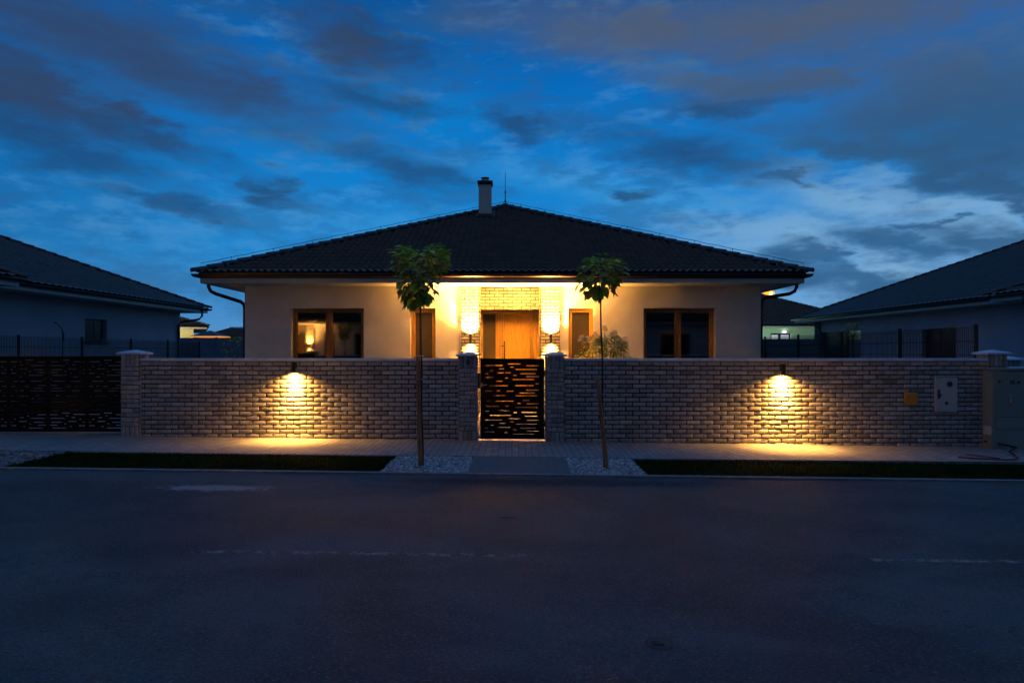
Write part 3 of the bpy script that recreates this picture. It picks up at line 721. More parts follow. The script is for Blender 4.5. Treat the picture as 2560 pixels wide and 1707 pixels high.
def young_tree(base, top, crown, nl, label, stake, tie_z, seed, r0, group='staked young trees by the road'):
    """crown: list of (z, cx offset, radius) rings bottom to top"""
    random.seed(seed)
    t = thing('young_tree', label, 'tree', base, group)
    b = Vector(base); tp = Vector(top)
    M = MB(); pts = [b+(tp-b)*k/10+Vector((.006*math.sin(k*1.3), 0, 0)) for k in range(11)]
    M.tube(pts, [r0*(1-.35*k/10) for k in range(11)], 9)
    br = []
    for k in range(13):
        a = 2.4*k; f = (k % 5)/5; z0 = tp.z-.02+.02*f
        cr = crown[min(len(crown)-1, 1+k % (len(crown)-1))]
        e = Vector((tp.x+cr[1]+math.cos(a)*cr[2]*.75, tp.y+math.sin(a)*cr[2]*.75, cr[0]))
        s = Vector((tp.x, tp.y, z0)); m1 = s.lerp(e, .5)+Vector((0, 0, .05)); M.tube([s, s.lerp(m1, .55), m1, e], [.008, .006, .0045, .0025], 5); br.append((s, m1, e))
    part(M, 'trunk', 'bark', t)
    L = MB(); zmin, zmax = crown[0][0], crown[-1][0]
    for k in range(nl):
        u = random.random()**.85; z = zmin+(zmax-zmin)*u
        for q in range(len(crown)-1):
            if crown[q][0] <= z <= crown[q+1][0]: f = (z-crown[q][0])/(crown[q+1][0]-crown[q][0]); cx = crown[q][1]+(crown[q+1][1]-crown[q][1])*f; rr = crown[q][2]+(crown[q+1][2]-crown[q][2])*f; break
        a = random.uniform(0, 6.283); rad = rr*math.sqrt(random.uniform(.12, 1)); 
        clump = noise.noise(Vector((math.cos(a)*2, math.sin(a)*2, z*4+seed)))
        if clump < -.28 and random.random() < .8: continue
        p = Vector((tp.x+cx+rad*math.cos(a), tp.y+rad*math.sin(a), z+random.uniform(-.03, .03)))
        out = Vector((math.cos(a), math.sin(a), 0)); low = 1-u
        d = out*(.9 if rad > .4*rr else .5)+Vector((random.uniform(-.5, .5), random.uniform(-.5, .5), random.uniform(-.1, .4)-low*low*1.2-.1))
        up = Vector((random.uniform(-.3, .3), random.uniform(-.3, .3), 1))+out*low*.9
        tt = random.uniform(.55, 1.35)*(1.25 if u > .75 else .85)  # top leaves tinted lighter, lower ones darker, imitating light from above
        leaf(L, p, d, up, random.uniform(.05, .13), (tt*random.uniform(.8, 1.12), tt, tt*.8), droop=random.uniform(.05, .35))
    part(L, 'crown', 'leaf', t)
    S = MB(); s0, s1, sr = Vector(stake[0]), Vector(stake[1]), stake[2]
    S.tube([s0.lerp(s1, k/8)+Vector((random.uniform(-.002, .002), 0, 0)) for k in range(9)], [sr*random.uniform(.93, 1.06) for _ in range(9)], 12); part(S, 'stake', 'stake', t)
    for tz in tie_z:
        T = MB()
        f = (tz-s0.z)/(s1.z-s0.z); c = s0.lerp(s1, f); q = pts[0].lerp(pts[-1], (tz-b.z)/(tp.z-b.z))
        loop = []
        for k in range(17):
            a = 6.283*k/16; loop.append(((c.x+q.x)/2+(abs(c.x-q.x)/2+sr+.006)*math.cos(a), (c.y+q.y)/2+(abs(c.y-q.y)/2+sr+.008)*math.sin(a), tz+.004*math.sin(a)))
        T.tube(loop, .006, 5)
        T.tube([(c.x-sr-.01, c.y-sr, tz), (c.x-sr-.02, c.y-sr, tz-.10)], .003, 4)
        part(T, 'tie', 'tie', t)
    return t
TY = 8.83
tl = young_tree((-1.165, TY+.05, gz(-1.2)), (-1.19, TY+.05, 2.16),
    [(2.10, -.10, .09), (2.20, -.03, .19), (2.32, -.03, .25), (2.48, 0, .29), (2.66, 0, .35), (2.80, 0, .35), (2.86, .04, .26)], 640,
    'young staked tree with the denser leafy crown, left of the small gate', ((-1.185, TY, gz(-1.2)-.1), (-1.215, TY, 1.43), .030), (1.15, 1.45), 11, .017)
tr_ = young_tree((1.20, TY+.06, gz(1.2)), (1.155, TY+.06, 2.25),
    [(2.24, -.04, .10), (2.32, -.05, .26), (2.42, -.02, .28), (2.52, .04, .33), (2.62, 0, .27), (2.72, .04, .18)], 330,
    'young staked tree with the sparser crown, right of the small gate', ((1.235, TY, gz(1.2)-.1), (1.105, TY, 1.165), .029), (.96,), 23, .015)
# hydrangea behind the wall
random.seed(5)
t = thing('hydrangea', 'hydrangea bush with cream flower heads behind the wall by the narrow right window', 'shrub', (1.9, 14.2, 0))
HY = 14.2; heads = [at(1454, 848, HY), at(1472, 850, HY), at(1489, 838, HY), at(1512, 823, HY+.1), at(1528, 842, HY-.1), at(1537, 836, HY), at(1497, 855, HY-.2), at(1556, 856, HY), at(1562, 862, HY+.1), at(1545, 860, HY-.1), at(1510, 862, HY), at(1534, 872, HY-.2), at(1480, 872, HY-.1), at(1560, 880, HY)]
S = MB(); base = Vector((1.9, HY, 0)); B = MB()
for h in heads:
    e = h+Vector((0, 0, -.06)); m = base.lerp(e, .55)+Vector(((e.x-1.9)*.25, 0, .1)); S.tube([base+Vector((random.uniform(-.1, .1), random.uniform(-.1, .1), 0)), m, e], [.010, .007, .004], 6)
    for k in range(150):
        u = random.random(); a = random.uniform(0, 6.283); r = .095*(1-u*.55)*math.sqrt(random.uniform(.3, 1)); c = h+Vector((r*math.cos(a), r*math.sin(a), -.05+u*.13))
        s = random.uniform(.011, .018); n1 = Vector((math.cos(a)+random.uniform(-.6, .6), math.sin(a)+random.uniform(-.6, .6), random.uniform(-.2, .9))).normalized(); t1 = n1.orthogonal().normalized(); t2 = n1.cross(t1)
        tn = random.uniform(.65, 1.2); B.quad(c+t1*s, c+t2*s, c-t1*s, c-t2*s, (tn, tn*.97, tn*.92))
part(S, 'stem', 'bark', t); part(B, 'flower_head', 'bloom', t)
L = MB()
for k in range(2600):
    a = random.uniform(0, 6.283); u = random.random(); z = .5+u*1.32; rr = (.62 if u < .7 else .62*(1.35-u*.5)*.8)*math.sqrt(random.uniform(.05, 1))
    p = Vector((1.92+rr*math.cos(a), HY+rr*.8*math.sin(a), z)); 
    if noise.noise(p*4) < -.22: continue
    d = Vector((math.cos(a), math.sin(a), random.uniform(-.6, .5))); tn = random.uniform(.6, 1.4); leaf(L, p, d, (random.uniform(-.4, .4), random.uniform(-.4, .4), 1), random.uniform(.05, .085), (tn*1.1, tn, tn*.8))
part(L, 'foliage', 'hleaf', t)
def shrub(name, label, cx, cy, z0, z1, rx, n, seed, lsz=(.05, .09), extra=(), m='hleaf', cat='shrub', trunk=0):
    random.seed(seed); t = thing(name, label, cat, (cx, cy, 0)); L = MB(); S = MB()
    if trunk: S.tube([(cx, cy, -.1), (cx+.01, cy, trunk*.6), (cx, cy, z0+.1)], .03, 8)
    for k in range(14):
        a = 2.4*k; e = Vector((cx+rx*.7*math.cos(a), cy+rx*.7*math.sin(a), z0+(z1-z0)*random.uniform(.3, .95))); s0 = Vector((cx, cy, trunk and z0 or 0)); S.tube([s0, s0.lerp(e, .5)+Vector((0, 0, .06)), e], [.009, .006, .003], 5)
    for (ex, ez) in extra:
        S.tube([(cx, cy, z0), (ex, cy, ez)], .005, 5)
        for q in range(16):
            f = .6+.4*q/16; tn = random.uniform(.6, 1.3); leaf(L, (cx+(ex-cx)*f, cy, z0+(ez-z0)*f), (random.uniform(-1, 1), random.uniform(-1, 1), .3), (0, 0, 1), .06, tn)
    for k in range(n):
        a = random.uniform(0, 6.283); u = random.random(); rr = rx*math.sqrt(random.uniform(.05, 1))*(1-.5*abs(2*u-1)**2)
        p = Vector((cx+rr*math.cos(a), cy+rr*math.sin(a), z0+(z1-z0)*u))
        if noise.noise(p*3.5+Vector((seed, 0, 0))) < -.1: continue
        tn = random.uniform(.5, 1.5); leaf(L, p, (math.cos(a), math.sin(a), random.uniform(-.8, .5)), (random.uniform(-.5, .5), random.uniform(-.5, .5), 1), random.uniform(*lsz), (tn*1.1, tn, tn*.7))
    part(S, 'trunk' if trunk else 'stem', 'bark', t); part(L, 'crown' if trunk else 'foliage', m, t); return t
shrub('shrub', 'loose leafy shrub against the left corner of the white house', -8.05, 20, .6, 1.95, .48, 420, 31, extra=((-8.25, 2.25),))
shrub('round_tree', 'little round-headed tree with thin trunk behind the right wall', at(2132, 830, 22).x, 22, 1.93, 2.42, .27, 700, 44, (.035, .06), m='hleaf', cat='tree', trunk=1.6)

# ------------------------------------------------------------------ the white house
H = thing('white_house', 'white single-storey house with dark hipped roof and brick entrance, in the middle', 'house', (-.22, 16.3, 0))
FY = 16.30; WX0, WX1 = -6.38, 5.94; SOF = 3.06
wins = [(-5.28, -3.54, .75, 2.54), (-2.43, -1.826, .75, 2.54), (1.347, 1.96, .75, 2.54), (3.14, 4.86, .75, 2.54)]
M = MB(); hol = [(a-WX0, b-WX0, c, d) for a, b, c, d in wins]
ent = (-.79-WX0, .69-WX0, .0, SOF+.02)
P = lambda x, z, y=FY: (x, y, z)
for a, b, c, d in cells(0, WX1-WX0, -.2, SOF+.02, hol+[ent]): M.quad(P(a+WX0, c), P(b+WX0, c), P(b+WX0, d), P(a+WX0, d))
for a, b, c, d in wins:
    e = FY+.21
    M.quad((a, FY, c), (a, FY, d), (a, e, d), (a, e, c)); M.quad((b, FY, c), (b, e, c), (b, e, d), (b, FY, d)); M.quad((a, FY, d), (b, FY, d), (b, e, d), (a, e, d)); M.quad((a, FY, c), (a, e, c), (b, e, c), (b, FY, c))
    M.quad((a, e+.06, c), (b, e+.06, c), (b, e+.06, d), (a, e+.06, d))
BY = 27.9
M.quad((WX0, FY, -.2), (WX0, FY, SOF+.02), (WX0, BY, SOF+.02), (WX0, BY, -.2)); M.quad((WX1, FY, -.2), (WX1, BY, -.2), (WX1, BY, SOF+.02), (WX1, FY, SOF+.02)); M.quad((WX0, BY, -.2), (WX0, BY, SOF+.02), (WX1, BY, SOF+.02), (WX1, BY, -.2))
# entrance recess (side cheeks behind the brick and back)
for x in (-.79, .69): M.quad((x, FY+.02, 0), (x, FY+.02, SOF), (x, 17.15, SOF), (x, 17.15, 0))
M.quad((-.79, 17.15, 0), (.69, 17.15, 0), (.69, 17.15, SOF), (-.79, 17.15, SOF))
part(M, 'wall', 'plaster', H)
# brick cladding
bw = MB(); cr_ = MB()
for (a, b) in ((-1.218, -.79), (.69, 1.146)):
    cr_.box(a+.004, b-.004, FY-.018, FY-.001, .0, SOF-.004)
    brick_run(bw, (a, FY-.018, 0), (1, 0, 0), (0, -1, 0), b-a, SOF-.006, .0, off=.02 if a < 0 else .0, amp=.005, nx=6, nz=4)
cr_.box(-.790+.001, -.778, FY-.018, 16.62, 0, SOF-.004); cr_.box(.678, .689, FY-.018, 16.62, 0, SOF-.004)
brick_run(bw, (-.778, FY-.022, 0), (0, 1, 0), (1, 0, 0), .62, SOF-.006, 0, off=.08, amp=.004, nx=5, nz=3)
brick_run(bw, (.678, FY+.60, 0), (0, -1, 0), (-1, 0, 0), .62, SOF-.006, 0, off=.03, amp=.004, nx=5, nz=3)
LY = 16.60
cr_.box(-.776, .676, LY, 17.10, 2.50, SOF-.003)
brick_run(bw, (-.776, LY, 0), (1, 0, 0), (0, -1, 0), 1.452, SOF-.006, 2.50, course=.0765, length=.222, off=.10, amp=.003, nx=6, nz=3)
part(cr_, 'brick_backing', 'mortar', H); part(bw, 'brick_cladding', 'brick_house', H)
# windows
def window(root, a, b, c, d, y, panes, fm='oakd', pm='glass', fr=.085, mul=.10, label=None):
    M = MB(); y0, y1 = y-.03, y+.05
    M.bbox(a, a+fr*.55, y0, y1, c, d, .004); M.bbox(b-fr*.55, b, y0, y1, c, d, .004); M.bbox(a+fr*.55, b-fr*.55, y0, y1, d-fr*.6, d, .004); M.bbox(a+fr*.55, b-fr*.55, y0, y1, c, c+fr*.6, .004)
    xs = []; inner = (a+fr*.55, b-fr*.55); w = (inner[1]-inner[0]-(mul*.5)*(panes-1))/panes
    x = inner[0]
    for k in range(panes):
        p, q = x, x+w; s = fr*.62; ya, yb = y-.048, y+.03; r0, r1 = c+fr*.6, d-fr*.6
        M.bbox(p+.003, p+s, ya, yb, r0+.003, r1-.003, .006); M.bbox(q-s, q-.003, ya, yb, r0+.003, r1-.003, .006); M.bbox(p+s, q-s, ya, yb, r1-s, r1-.003, .006); M.bbox(p+s, q-s, ya, yb, r0+.003, r0+s, .006)
        xs.append((p+s, q-s, r0+s, r1-s)); x = q
        if k < panes-1: M.bbox(q, q+mul*.5, y0, y1, c+fr*.6, d-fr*.6, .004); x = q+mul*.5
    wo = part(M, 'window', fm, root, label)
    for (p, q, r, s) in xs:
        G = MB(); G.box(p, q, y-.004, y+.008, r, s); part(G, 'pane', pm, wo)
        K = MB(); e = .010; K.box(p, p+e, y-.012, y-.0045, r, s); K.box(q-e, q, y-.012, y-.0045, r, s); K.box(p+e, q-e, y-.012, y-.0045, s-e, s); K.box(p+e, q-e, y-.012, y-.0045, r, r+e); part(K, 'seal', 'black', wo)
    return wo
WY = FY+.20
window(H, *wins[0], WY, 2); window(H, *wins[1], WY, 1, 'oak', 'frost'); window(H, *wins[2], WY, 1, 'oak', 'frost'); window(H, *wins[3], WY, 2)
for a, b, c, d in wins:
    M = MB(); M.bbox(a-.03, b+.03, FY-.04, FY+.16, c-.03, c-.004, .004); part(M, 'window_sill', 'coping', H)
# door set
DY = 17.06
M = MB()
M.bbox(-.775, -.72, DY-.04, DY+.05, .1, 2.50, .005); M.bbox(.625, .672, DY-.04, DY+.05, .1, 2.50, .005); M.bbox(-.72, .625, DY-.04, DY+.05, 2.44, 2.50, .005); M.bbox(-.41, -.335, DY-.04, DY+.05, .1, 2.44, .005); M.bbox(-.72, -.41, DY-.04, DY+.05, .1, .2, .005)
df = part(M, 'door_frame', 'oak', H)
G = MB(); G.box(-.72, -.41, DY-.005, DY+.01, .2, 2.44); part(G, 'side_pane', 'frost', df)
M = MB(); xs = [-.330, -.272, -.212, .455, .52, .620]
def groove_board(M, a, b, y, z0, z1): M.bbox(a+.0065, b-.0065, y-.03, y+.03, z0, z1, .007)
for a, b in zip(xs, xs[1:]): groove_board(M, a, b, DY, .12, 2.435 if a in (xs[0], xs[4]) else 2.435)
dr = part(M, 'door', 'oak', H)
M = MB(); M.tube([(-.185, DY-.075, .95), (-.185, DY-.075, 1.76)], .016, 10); M.tube([(-.185, DY-.07, 1.66), (-.185, DY-.03, 1.66)], .010, 8); M.tube([(-.185, DY-.07, 1.05), (-.185, DY-.03, 1.05)], .010, 8)
M.tube([(-.268, DY-.065, 1.64), (-.195, DY-.065, 1.64)], .008, 8); M.tube([(-.262, DY-.065, 1.64), (-.262, DY-.025, 1.64)], .013, 10); part(M, 'handle', 'black', dr)
# soffit, fascia, gutter, roof
FX0, FX1, FYY, FBY = -7.08, 6.64, 15.50, 28.62
M = MB()
def ring_sheet(M, o, i, z0, z1):
    (ax, bx, ay, by) = o; (cx, dx, cy, dy) = i
    for z, fl in ((z0, 1), (z1, 0)):
        M.quad((ax, ay, z), (bx, ay, z), (dx, cy, z), (cx, cy, z)); M.quad((bx, ay, z), (bx, by, z), (dx, dy, z), (dx, cy, z)); M.quad((bx, by, z), (ax, by, z), (cx, dy, z), (dx, dy, z)); M.quad((ax, by, z), (ax, ay, z), (cx, cy, z), (cx, dy, z))
ring_sheet(M, (FX0+.022, FX1-.022, FYY+.022, FBY-.022), (WX0+.3, WX1-.3, FY+1.2, BY-.3), SOF+.002, SOF+.02)
part(M, 'soffit', 'plaster', H)
M = MB(); loop_sweep(M, FX0, FX1, FYY, FBY, [(0, SOF-.004), (0, SOF+.145), (-.02, SOF+.145), (-.02, SOF-.004)], True); part(M, 'fascia', 'fascia', H)
M = MB(); loop_sweep(M, FX0, FX1, FYY, FBY, [(.002, SOF+.10), (.012, SOF+.10), (.03, SOF+.235), (-.03, SOF+.235), (-.03, SOF+.15)], True); part(M, 'eaves_trim', 'gutter', H)
GZ = SOF+.185
Gm = gutter_mesh(FX0-.012, FX1+.012, FYY-.012, FBY+.012, GZ); joints(Gm, FX0, FX1, FYY-.012, GZ, 12); part(Gm, 'gutter', 'gutter', H)
for sx_, pts in ((-1, [(-7.155, 16.10, GZ-.05), (-7.155, 16.10, 3.03), (-7.12, 16.13, 2.93), (-7.02, 16.18, 2.87), (-6.52, 16.40, 2.70), (-6.455, 16.43, 2.64), (-6.435, 16.44, 2.5), (-6.435, 16.44, .05)]),
                 (1, [(6.715, 16.10, GZ-.05), (6.715, 16.10, 3.03), (6.68, 16.13, 2.93), (6.58, 16.18, 2.87), (6.08, 16.40, 2.80), (6.015, 16.43, 2.72), (5.995, 16.44, 2.55), (5.995, 16.44, .05)])):
    M = MB(); M.tube(pts, .042, 12); part(M, 'downpipe', 'gutter', H)
RX0, RX1, RY0 = -7.20, 6.76, 15.36; RS = .424; RZ = 3.262
roof, ra, rb, rz = hip_roof(H, RX0, RX1, RY0, RY0+13.96+2.2, RZ, RS, wires=True)
# chimney
CX, CY = -.83, 21.2
M = MB(); M.box(CX-.195, CX+.195, CY-.195, CY+.195, 5.4, 6.68); ch = part(M, 'chimney', 'fascia', H)
M = MB(); M.bbox(CX-.235, CX+.235, CY-.235, CY+.235, 6.682, 6.755, .01); M.box(CX-.22, CX+.22, CY-.22, CY+.22, 6.64, 6.681); part(M, 'chimney_cap', 'leadf', ch)
M = MB(); ring_can(M, CX, CY, 6.755, 6.87, .125); M.tube([(CX, CY, 6.87), (CX, CY, 6.885)], .135, 18); part(M, 'cowl', 'steel', ch)
M = MB(); zf = RZ+RS*(CY-.3-RY0)
M.quad((CX-.30, CY-.42, RZ+RS*(CY-.42-RY0)+.06), (CX+.30, CY-.42, RZ+RS*(CY-.42-RY0)+.06), (CX+.30, CY+.3, RZ+RS*(CY+.3-RY0)+.06), (CX-.30, CY+.3, RZ+RS*(CY+.3-RY0)+.06))
M.box(CX-.20, CX+.20, CY-.20, CY-.1955, 5.4, 5.74); part(M, 'flashing', 'leadf', ch)
M = MB(); M.tube([(ra[0], ra[1], rz+.0), (ra[0], ra[1], rz+.55)], .014, 8); M.tube([(ra[0], ra[1], rz+.55), (ra[0], ra[1], rz+1.15)], .008, 6); M.tube([(ra[0], ra[1], rz+.18), (ra[0], ra[1], rz+.24)], .026, 8); M.tube([(ra[0], ra[1], rz+.46), (ra[0], ra[1], rz+.51)], .024, 8)
for s in (-1, 1): M.tube([(ra[0]+s*.13, ra[1], rz+.05), (ra[0], ra[1], rz+.2)], .008, 6)
part(M, 'lightning_rod', 'zinc', H)
# lamps on the entrance piers and the one under the soffit
UP = [(1250, 84, .25, 3), (1500, 150, 1, 1)]; DN = [(480, 84, .35, 3), (110, 150, 1, 10)]
wl1 = wall_lamp(-.985, FY-.030, 1.70, 1.92, .030, 'lit up-and-down cylinder lamp on the brick pier left of the wooden door', 'lamps beside the house door', UP, DN, .045)
wl2 = wall_lamp(.925, FY-.030, 1.70, 1.92, .030, 'lit up-and-down cylinder lamp on the brick pier right of the wooden door', 'lamps beside the house door', UP, DN, .045)
t = thing('sensor_lamp', 'small pale sensor light under the eaves above the wooden door', 'lamp', (-.04, 16.5, SOF))
M = MB(); M.bbox(-.085, .005, 16.44, 16.56, SOF-.055, SOF-.003, .01); part(M, 'lamp_housing', 'white', t)
M = MB(); M.bbox(-.072, -.008, 16.43, 16.439, SOF-.048, SOF-.015, .002); part(M, 'lens', 'frost', t)

# ------------------------------------------------------------------ generic neighbour house
def hip_house(name, label, x0, x1, y0, y1, z0, sof, s, ov=.8, wallm='plaster_dark', holes_left=(), holes_right=(), holes_front=(), cat='house', wave=.3, sub=4, course=.33, amp=.035, wires=False, gutters=True, group=None, fm='fascia', pipes=(), ry1=None):
    t = thing(name, label, cat, ((x0+x1)/2, y0, z0), group)
    M = MB()
    wall_panel(M, (x0, y0, 0), (1, 0, 0), (0, -1, 0), x1-x0, z0-.3, sof, [(a-x0, b-x0, c, d) for a, b, c, d in holes_front], .16)
    wall_panel(M, (x1, y0, 0), (0, 1, 0), (1, 0, 0), y1-y0, z0-.3, sof, [(a-y0, b-y0, c, d) for a, b, c, d in holes_right], .16)
    wall_panel(M, (x0, y0, 0), (0, 1, 0), (-1, 0, 0), y1-y0, z0-.3, sof, [(a-y0, b-y0, c, d) for a, b, c, d in holes_left], .16)
    M.quad((x0, y1, z0-.3), (x0, y1, sof), (x1, y1, sof), (x1, y1, z0-.3))
    part(M, 'wall', wallm, t)
    a0, a1, b0, b1 = x0-ov, x1+ov, y0-ov, (ry1 or y1)+ov
    if ry1: C = MB(); C.box(x0, x1, y1+.003, ry1, sof, sof+.05); part(C, 'terrace_ceiling', wallm, t)
    M = MB(); loop_sweep(M, a0, a1, b0, b1, [(-ov-.2, sof-.002), (0, sof-.002), (0, sof+.14), (-.05, sof+.14)]); part(M, 'fascia', fm, t)
    if gutters: Gm = gutter_mesh(a0-.01, a1+.01, b0-.01, b1+.01, sof+.17); loop_sweep(Gm, a0, a1, b0, b1, [(.002, sof+.10), (.03, sof+.22), (-.03, sof+.22)]); part(Gm, 'gutter', 'gutter', t)
    for p in pipes: M = MB(); M.tube(p, .045, 10); part(M, 'downpipe', 'gutter', t)
    hip_roof(t, a0-.11, a1+.11, b0-.11, b1+.11, sof+.19, s, wave, sub, course, amp, wires=wires)
    return t
# left neighbour: we look along its right-hand side
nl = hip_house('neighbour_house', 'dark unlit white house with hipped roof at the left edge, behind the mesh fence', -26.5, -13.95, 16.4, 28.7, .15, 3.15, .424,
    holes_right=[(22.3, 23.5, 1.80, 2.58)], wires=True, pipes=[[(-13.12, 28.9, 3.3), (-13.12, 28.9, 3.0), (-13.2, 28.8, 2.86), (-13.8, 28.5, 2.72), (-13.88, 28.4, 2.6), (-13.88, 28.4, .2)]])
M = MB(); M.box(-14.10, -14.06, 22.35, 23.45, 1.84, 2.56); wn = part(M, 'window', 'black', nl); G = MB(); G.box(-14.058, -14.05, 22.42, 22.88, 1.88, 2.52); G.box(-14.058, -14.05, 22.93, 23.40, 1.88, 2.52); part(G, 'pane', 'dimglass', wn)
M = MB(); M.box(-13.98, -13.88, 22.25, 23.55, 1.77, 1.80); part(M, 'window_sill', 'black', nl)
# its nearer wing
M = MB(); M.box(-19, -13.25, 9.5, 16.6, 0, 3.15); part(M, 'wing_wall', 'plaster_dark', nl)
def wing(root, a0, a1, b0, b1, sof, s):
    M = MB(); loop_sweep(M, a0, a1, b0, b1, [(-1, sof-.004), (0, sof-.004), (0, sof+.138), (-.05, sof+.138)]); part(M, 'wing_fascia', 'fascia', root)
    M = gutter_mesh(a0-.01, a1+.01, b0-.01, b1+.01, sof+.168); part(M, 'wing_gutter', 'gutter', root)
    r = hip_roof(root, a0-.11, a1+.11, b0-.11, b1+.11, sof+.185, s, .3, 4, .33, wires=False)[0]; r.name = 'wing_roof'
wing(nl, -19.5, -12.45, 9, 17.25, 3.15, .40)
# right neighbour
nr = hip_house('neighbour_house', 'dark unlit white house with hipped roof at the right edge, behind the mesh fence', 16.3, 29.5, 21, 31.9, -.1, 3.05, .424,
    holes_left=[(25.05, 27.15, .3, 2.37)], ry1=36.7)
# its roof runs on over a covered terrace with a brick corner pier
M = MB(); M.box(16.46, 16.50, 25.1, 26.3, .3, 2.33); M.box(16.52, 16.56, 26.2, 27.1, .3, 2.33); wn = part(M, 'window', 'dimglass', nr)
for ya, yb in ((25.06, 25.1), (27.06, 27.14), (26.2, 26.26)): M = MB(); M.box(16.44, 16.458, ya, yb, .3, 2.36); part(M, 'frame_post', 'black', wn)
M = MB(); M.box(15.75, 21, 12.5, 20.7, -.2, 3.05); part(M, 'wing_wall', 'plaster_dark', nr)
wing(nr, 14.98, 22, 12, 21.4, 3.05, .40)
M = MB(); M.tube([(14.93, 19.9, 3.2), (14.93, 19.9, 2.95), (15.0, 19.9, 2.8), (15.6, 20.2, 2.55), (15.69, 20.3, 2.4), (15.69, 20.3, 0)], .05, 10); part(M, 'downpipe', 'gutter', nr)

# terrace: brick corner pier, dark screen wall
M = MB(); M.box(16.25, 16.60, 36.0, 36.65, -.3, 3.05); part(M, 'pier_core', 'mortar', nr)
B = MB(); brick_run(B, (16.25, 36.65, 0), (0, -1, 0), (-1, 0, 0), .65, 3.04, .6, nx=3, nz=1); brick_run(B, (16.25, 36.0, 0), (1, 0, 0), (0, -1, 0), .35, 3.04, .6, nx=3, nz=1); part(B, 'brick_pier', 'brick', nr)
M = MB(); M.box(16.45, 16.6, 33.6, 35.98, -.3, 3.05); part(M, 'terrace_screen', 'black', nr)
M = MB(); M.box(16.3, 16.5, 31.93, 36.0, 2.50, 3.048); part(M, 'terrace_beam', 'plaster_dark', nr)

# ------------------------------------------------------------------ fences
def mesh_fence(x, ys, z0, z1, label, post_over=.04):
    t = thing('mesh_fence', label, 'fence', (x, ys[0], z0))
    for y in ys:
        P_ = MB(); P_.bbox(x-.03, x+.03, y-.02, y+.02, z0-.3, z1+post_over, .004); part(P_, 'post', 'fence', t)
    M = MB(); r = .0045
    y = ys[0]
    while y < ys[-1]:
        M.box(x+.033, x+.033+2*r, y-r, y+r, z0+.1, z1-.045); y += .05
    z = z0+.1
    for z in (z1-.0, z1-.02, z1-.045, z1-.245, z1-.265, z1-.5, z1-.75, z1-1., z0+.12): M.box(x+.042, x+.042+2*r, ys[0], ys[-1], z-r, z+r)
    part(M, 'wire_mesh', 'wire', t); return t
mesh_fence(-12.0, [11.8, 14.2, 16.6, 19.05, 21.5, 23.8, 26.2], .1, 1.87, 'dark wire mesh fence along the left neighbour, with its row of thin posts')
mesh_fence(8.05, [11.85, 14.17, 16.68, 19.2, 21.72, 24.2, 26.7], 0, 1.94, 'dark wire mesh fence along the right neighbour, with its row of thick posts')
def screen_fence(x0, x1, y, z1, n, label):
    t = thing('screen_fence', label, 'fence', ((x0+x1)/2, y, 0)); w = (x1-x0)/n
    for k in range(n): M = MB(); M.box(x0+w*k+.03, x0+w*(k+1)-.03, y, y+.02, .02, z1); part(M, 'panel', 'screen', t)
    for k in range(n+1): M = MB(); M.box(x0+w*k-.028, x0+w*k+.028, y-.02, y+.04, -.1, z1+.02); part(M, 'post', 'screen', t)
screen_fence(-22, -6.7, 33, 2.16, 6, 'plain blue-grey screen fence across the gap left of the white house')
screen_fence(6.3, 26, 40.5, 2.23, 8, 'plain blue-grey screen fence across the gap right of the white house')

# ------------------------------------------------------------------ background houses
yh = hip_house('yellow_house', 'pale yellow lit house far behind the left neighbour', -33, -20.9, 45.8, 56, 0, 2.98, .33, wallm='yellowwall', holes_front=[(-23.3, -21.9, 1.2, 2.25)], wave=.3, course=.35, gutters=True)
M = MB(); M.box(-23.25, -21.95, 45.90, 45.93, 1.25, 2.22); wn = part(M, 'window', 'black', yh); M = MB(); M.box(-23.15, -22.65, 45.89, 45.899, 1.3, 2.17); M.box(-22.55, -22.05, 45.89, 45.899, 1.3, 2.17); part(M, 'pane', 'lit_blind', wn)
hip_house('far_house', 'dark far roof low on the horizon left of the white house', -41.5, -33.2, 91, 97, -.6, 2.9, .42, wave=.3, sub=2, course=.5, gutters=False)
c0 = Vector((-20.1, 45.0, 0)); yh.location = c0-Matrix.Rotation(R(25), 3, 'Z')@(c0-Vector(yh.location)); yh.rotation_euler = (0, 0, R(25))
t = thing('carport', 'small low roof with an orange self-glowing edge in front of the yellow house', 'carport', (-19.4, 43, 0))
for x, y in ((-20.1, 43.2), (-18.7, 43.2), (-20.1, 44.6), (-18.7, 44.6)): M = MB(); M.box(x-.04, x+.04, y, y+.08, 0, 2.40); part(M, 'post', 'black', t)
M = MB(); loop_sweep(M, -20.3, -18.5, 43, 44.9, [(-.05, 2.40), (0, 2.40), (0, 2.47), (-.06, 2.47)], True); part(M, 'glow_edge', 'orange_edge_glow', t)
M = MB(); i0 = len(M.v); M.v += [(-20.3, 43, 2.475), (-18.5, 43, 2.475), (-18.5, 44.9, 2.475), (-20.3, 44.9, 2.475), (-19.4, 43.9, 2.85)]
for a, b in ((0, 1), (1, 2), (2, 3), (3, 0)): M.face((a, b, 4), .9)
M.face((3, 2, 1, 0)); part(M, 'roof', 'tile', t)
gh = hip_house('green_house', 'pale green lit house with a bright window far behind, right of the white house', 8, 23.5, 45.8, 56, -.4, 3.06, .415, wallm='green_lit_wall', holes_front=[(17.35, 18.72, 1.0, 2.72)], wave=.3, course=.35)
M = MB(); M.box(17.38, 18.69, 45.90, 45.94, 1.03, 2.69); wn = part(M, 'window', 'black', gh); M = MB(); M.box(17.44, 17.88, 45.885, 45.899, 1.1, 2.62); M.box(18.06, 18.60, 45.885, 45.899, 1.1, 2.62); part(M, 'pane', 'lit_blind', wn)
t = thing('led_lamp', 'tiny white lamp glowing above the window of the green house', 'lamp', (18.25, 45.75, 2.77))
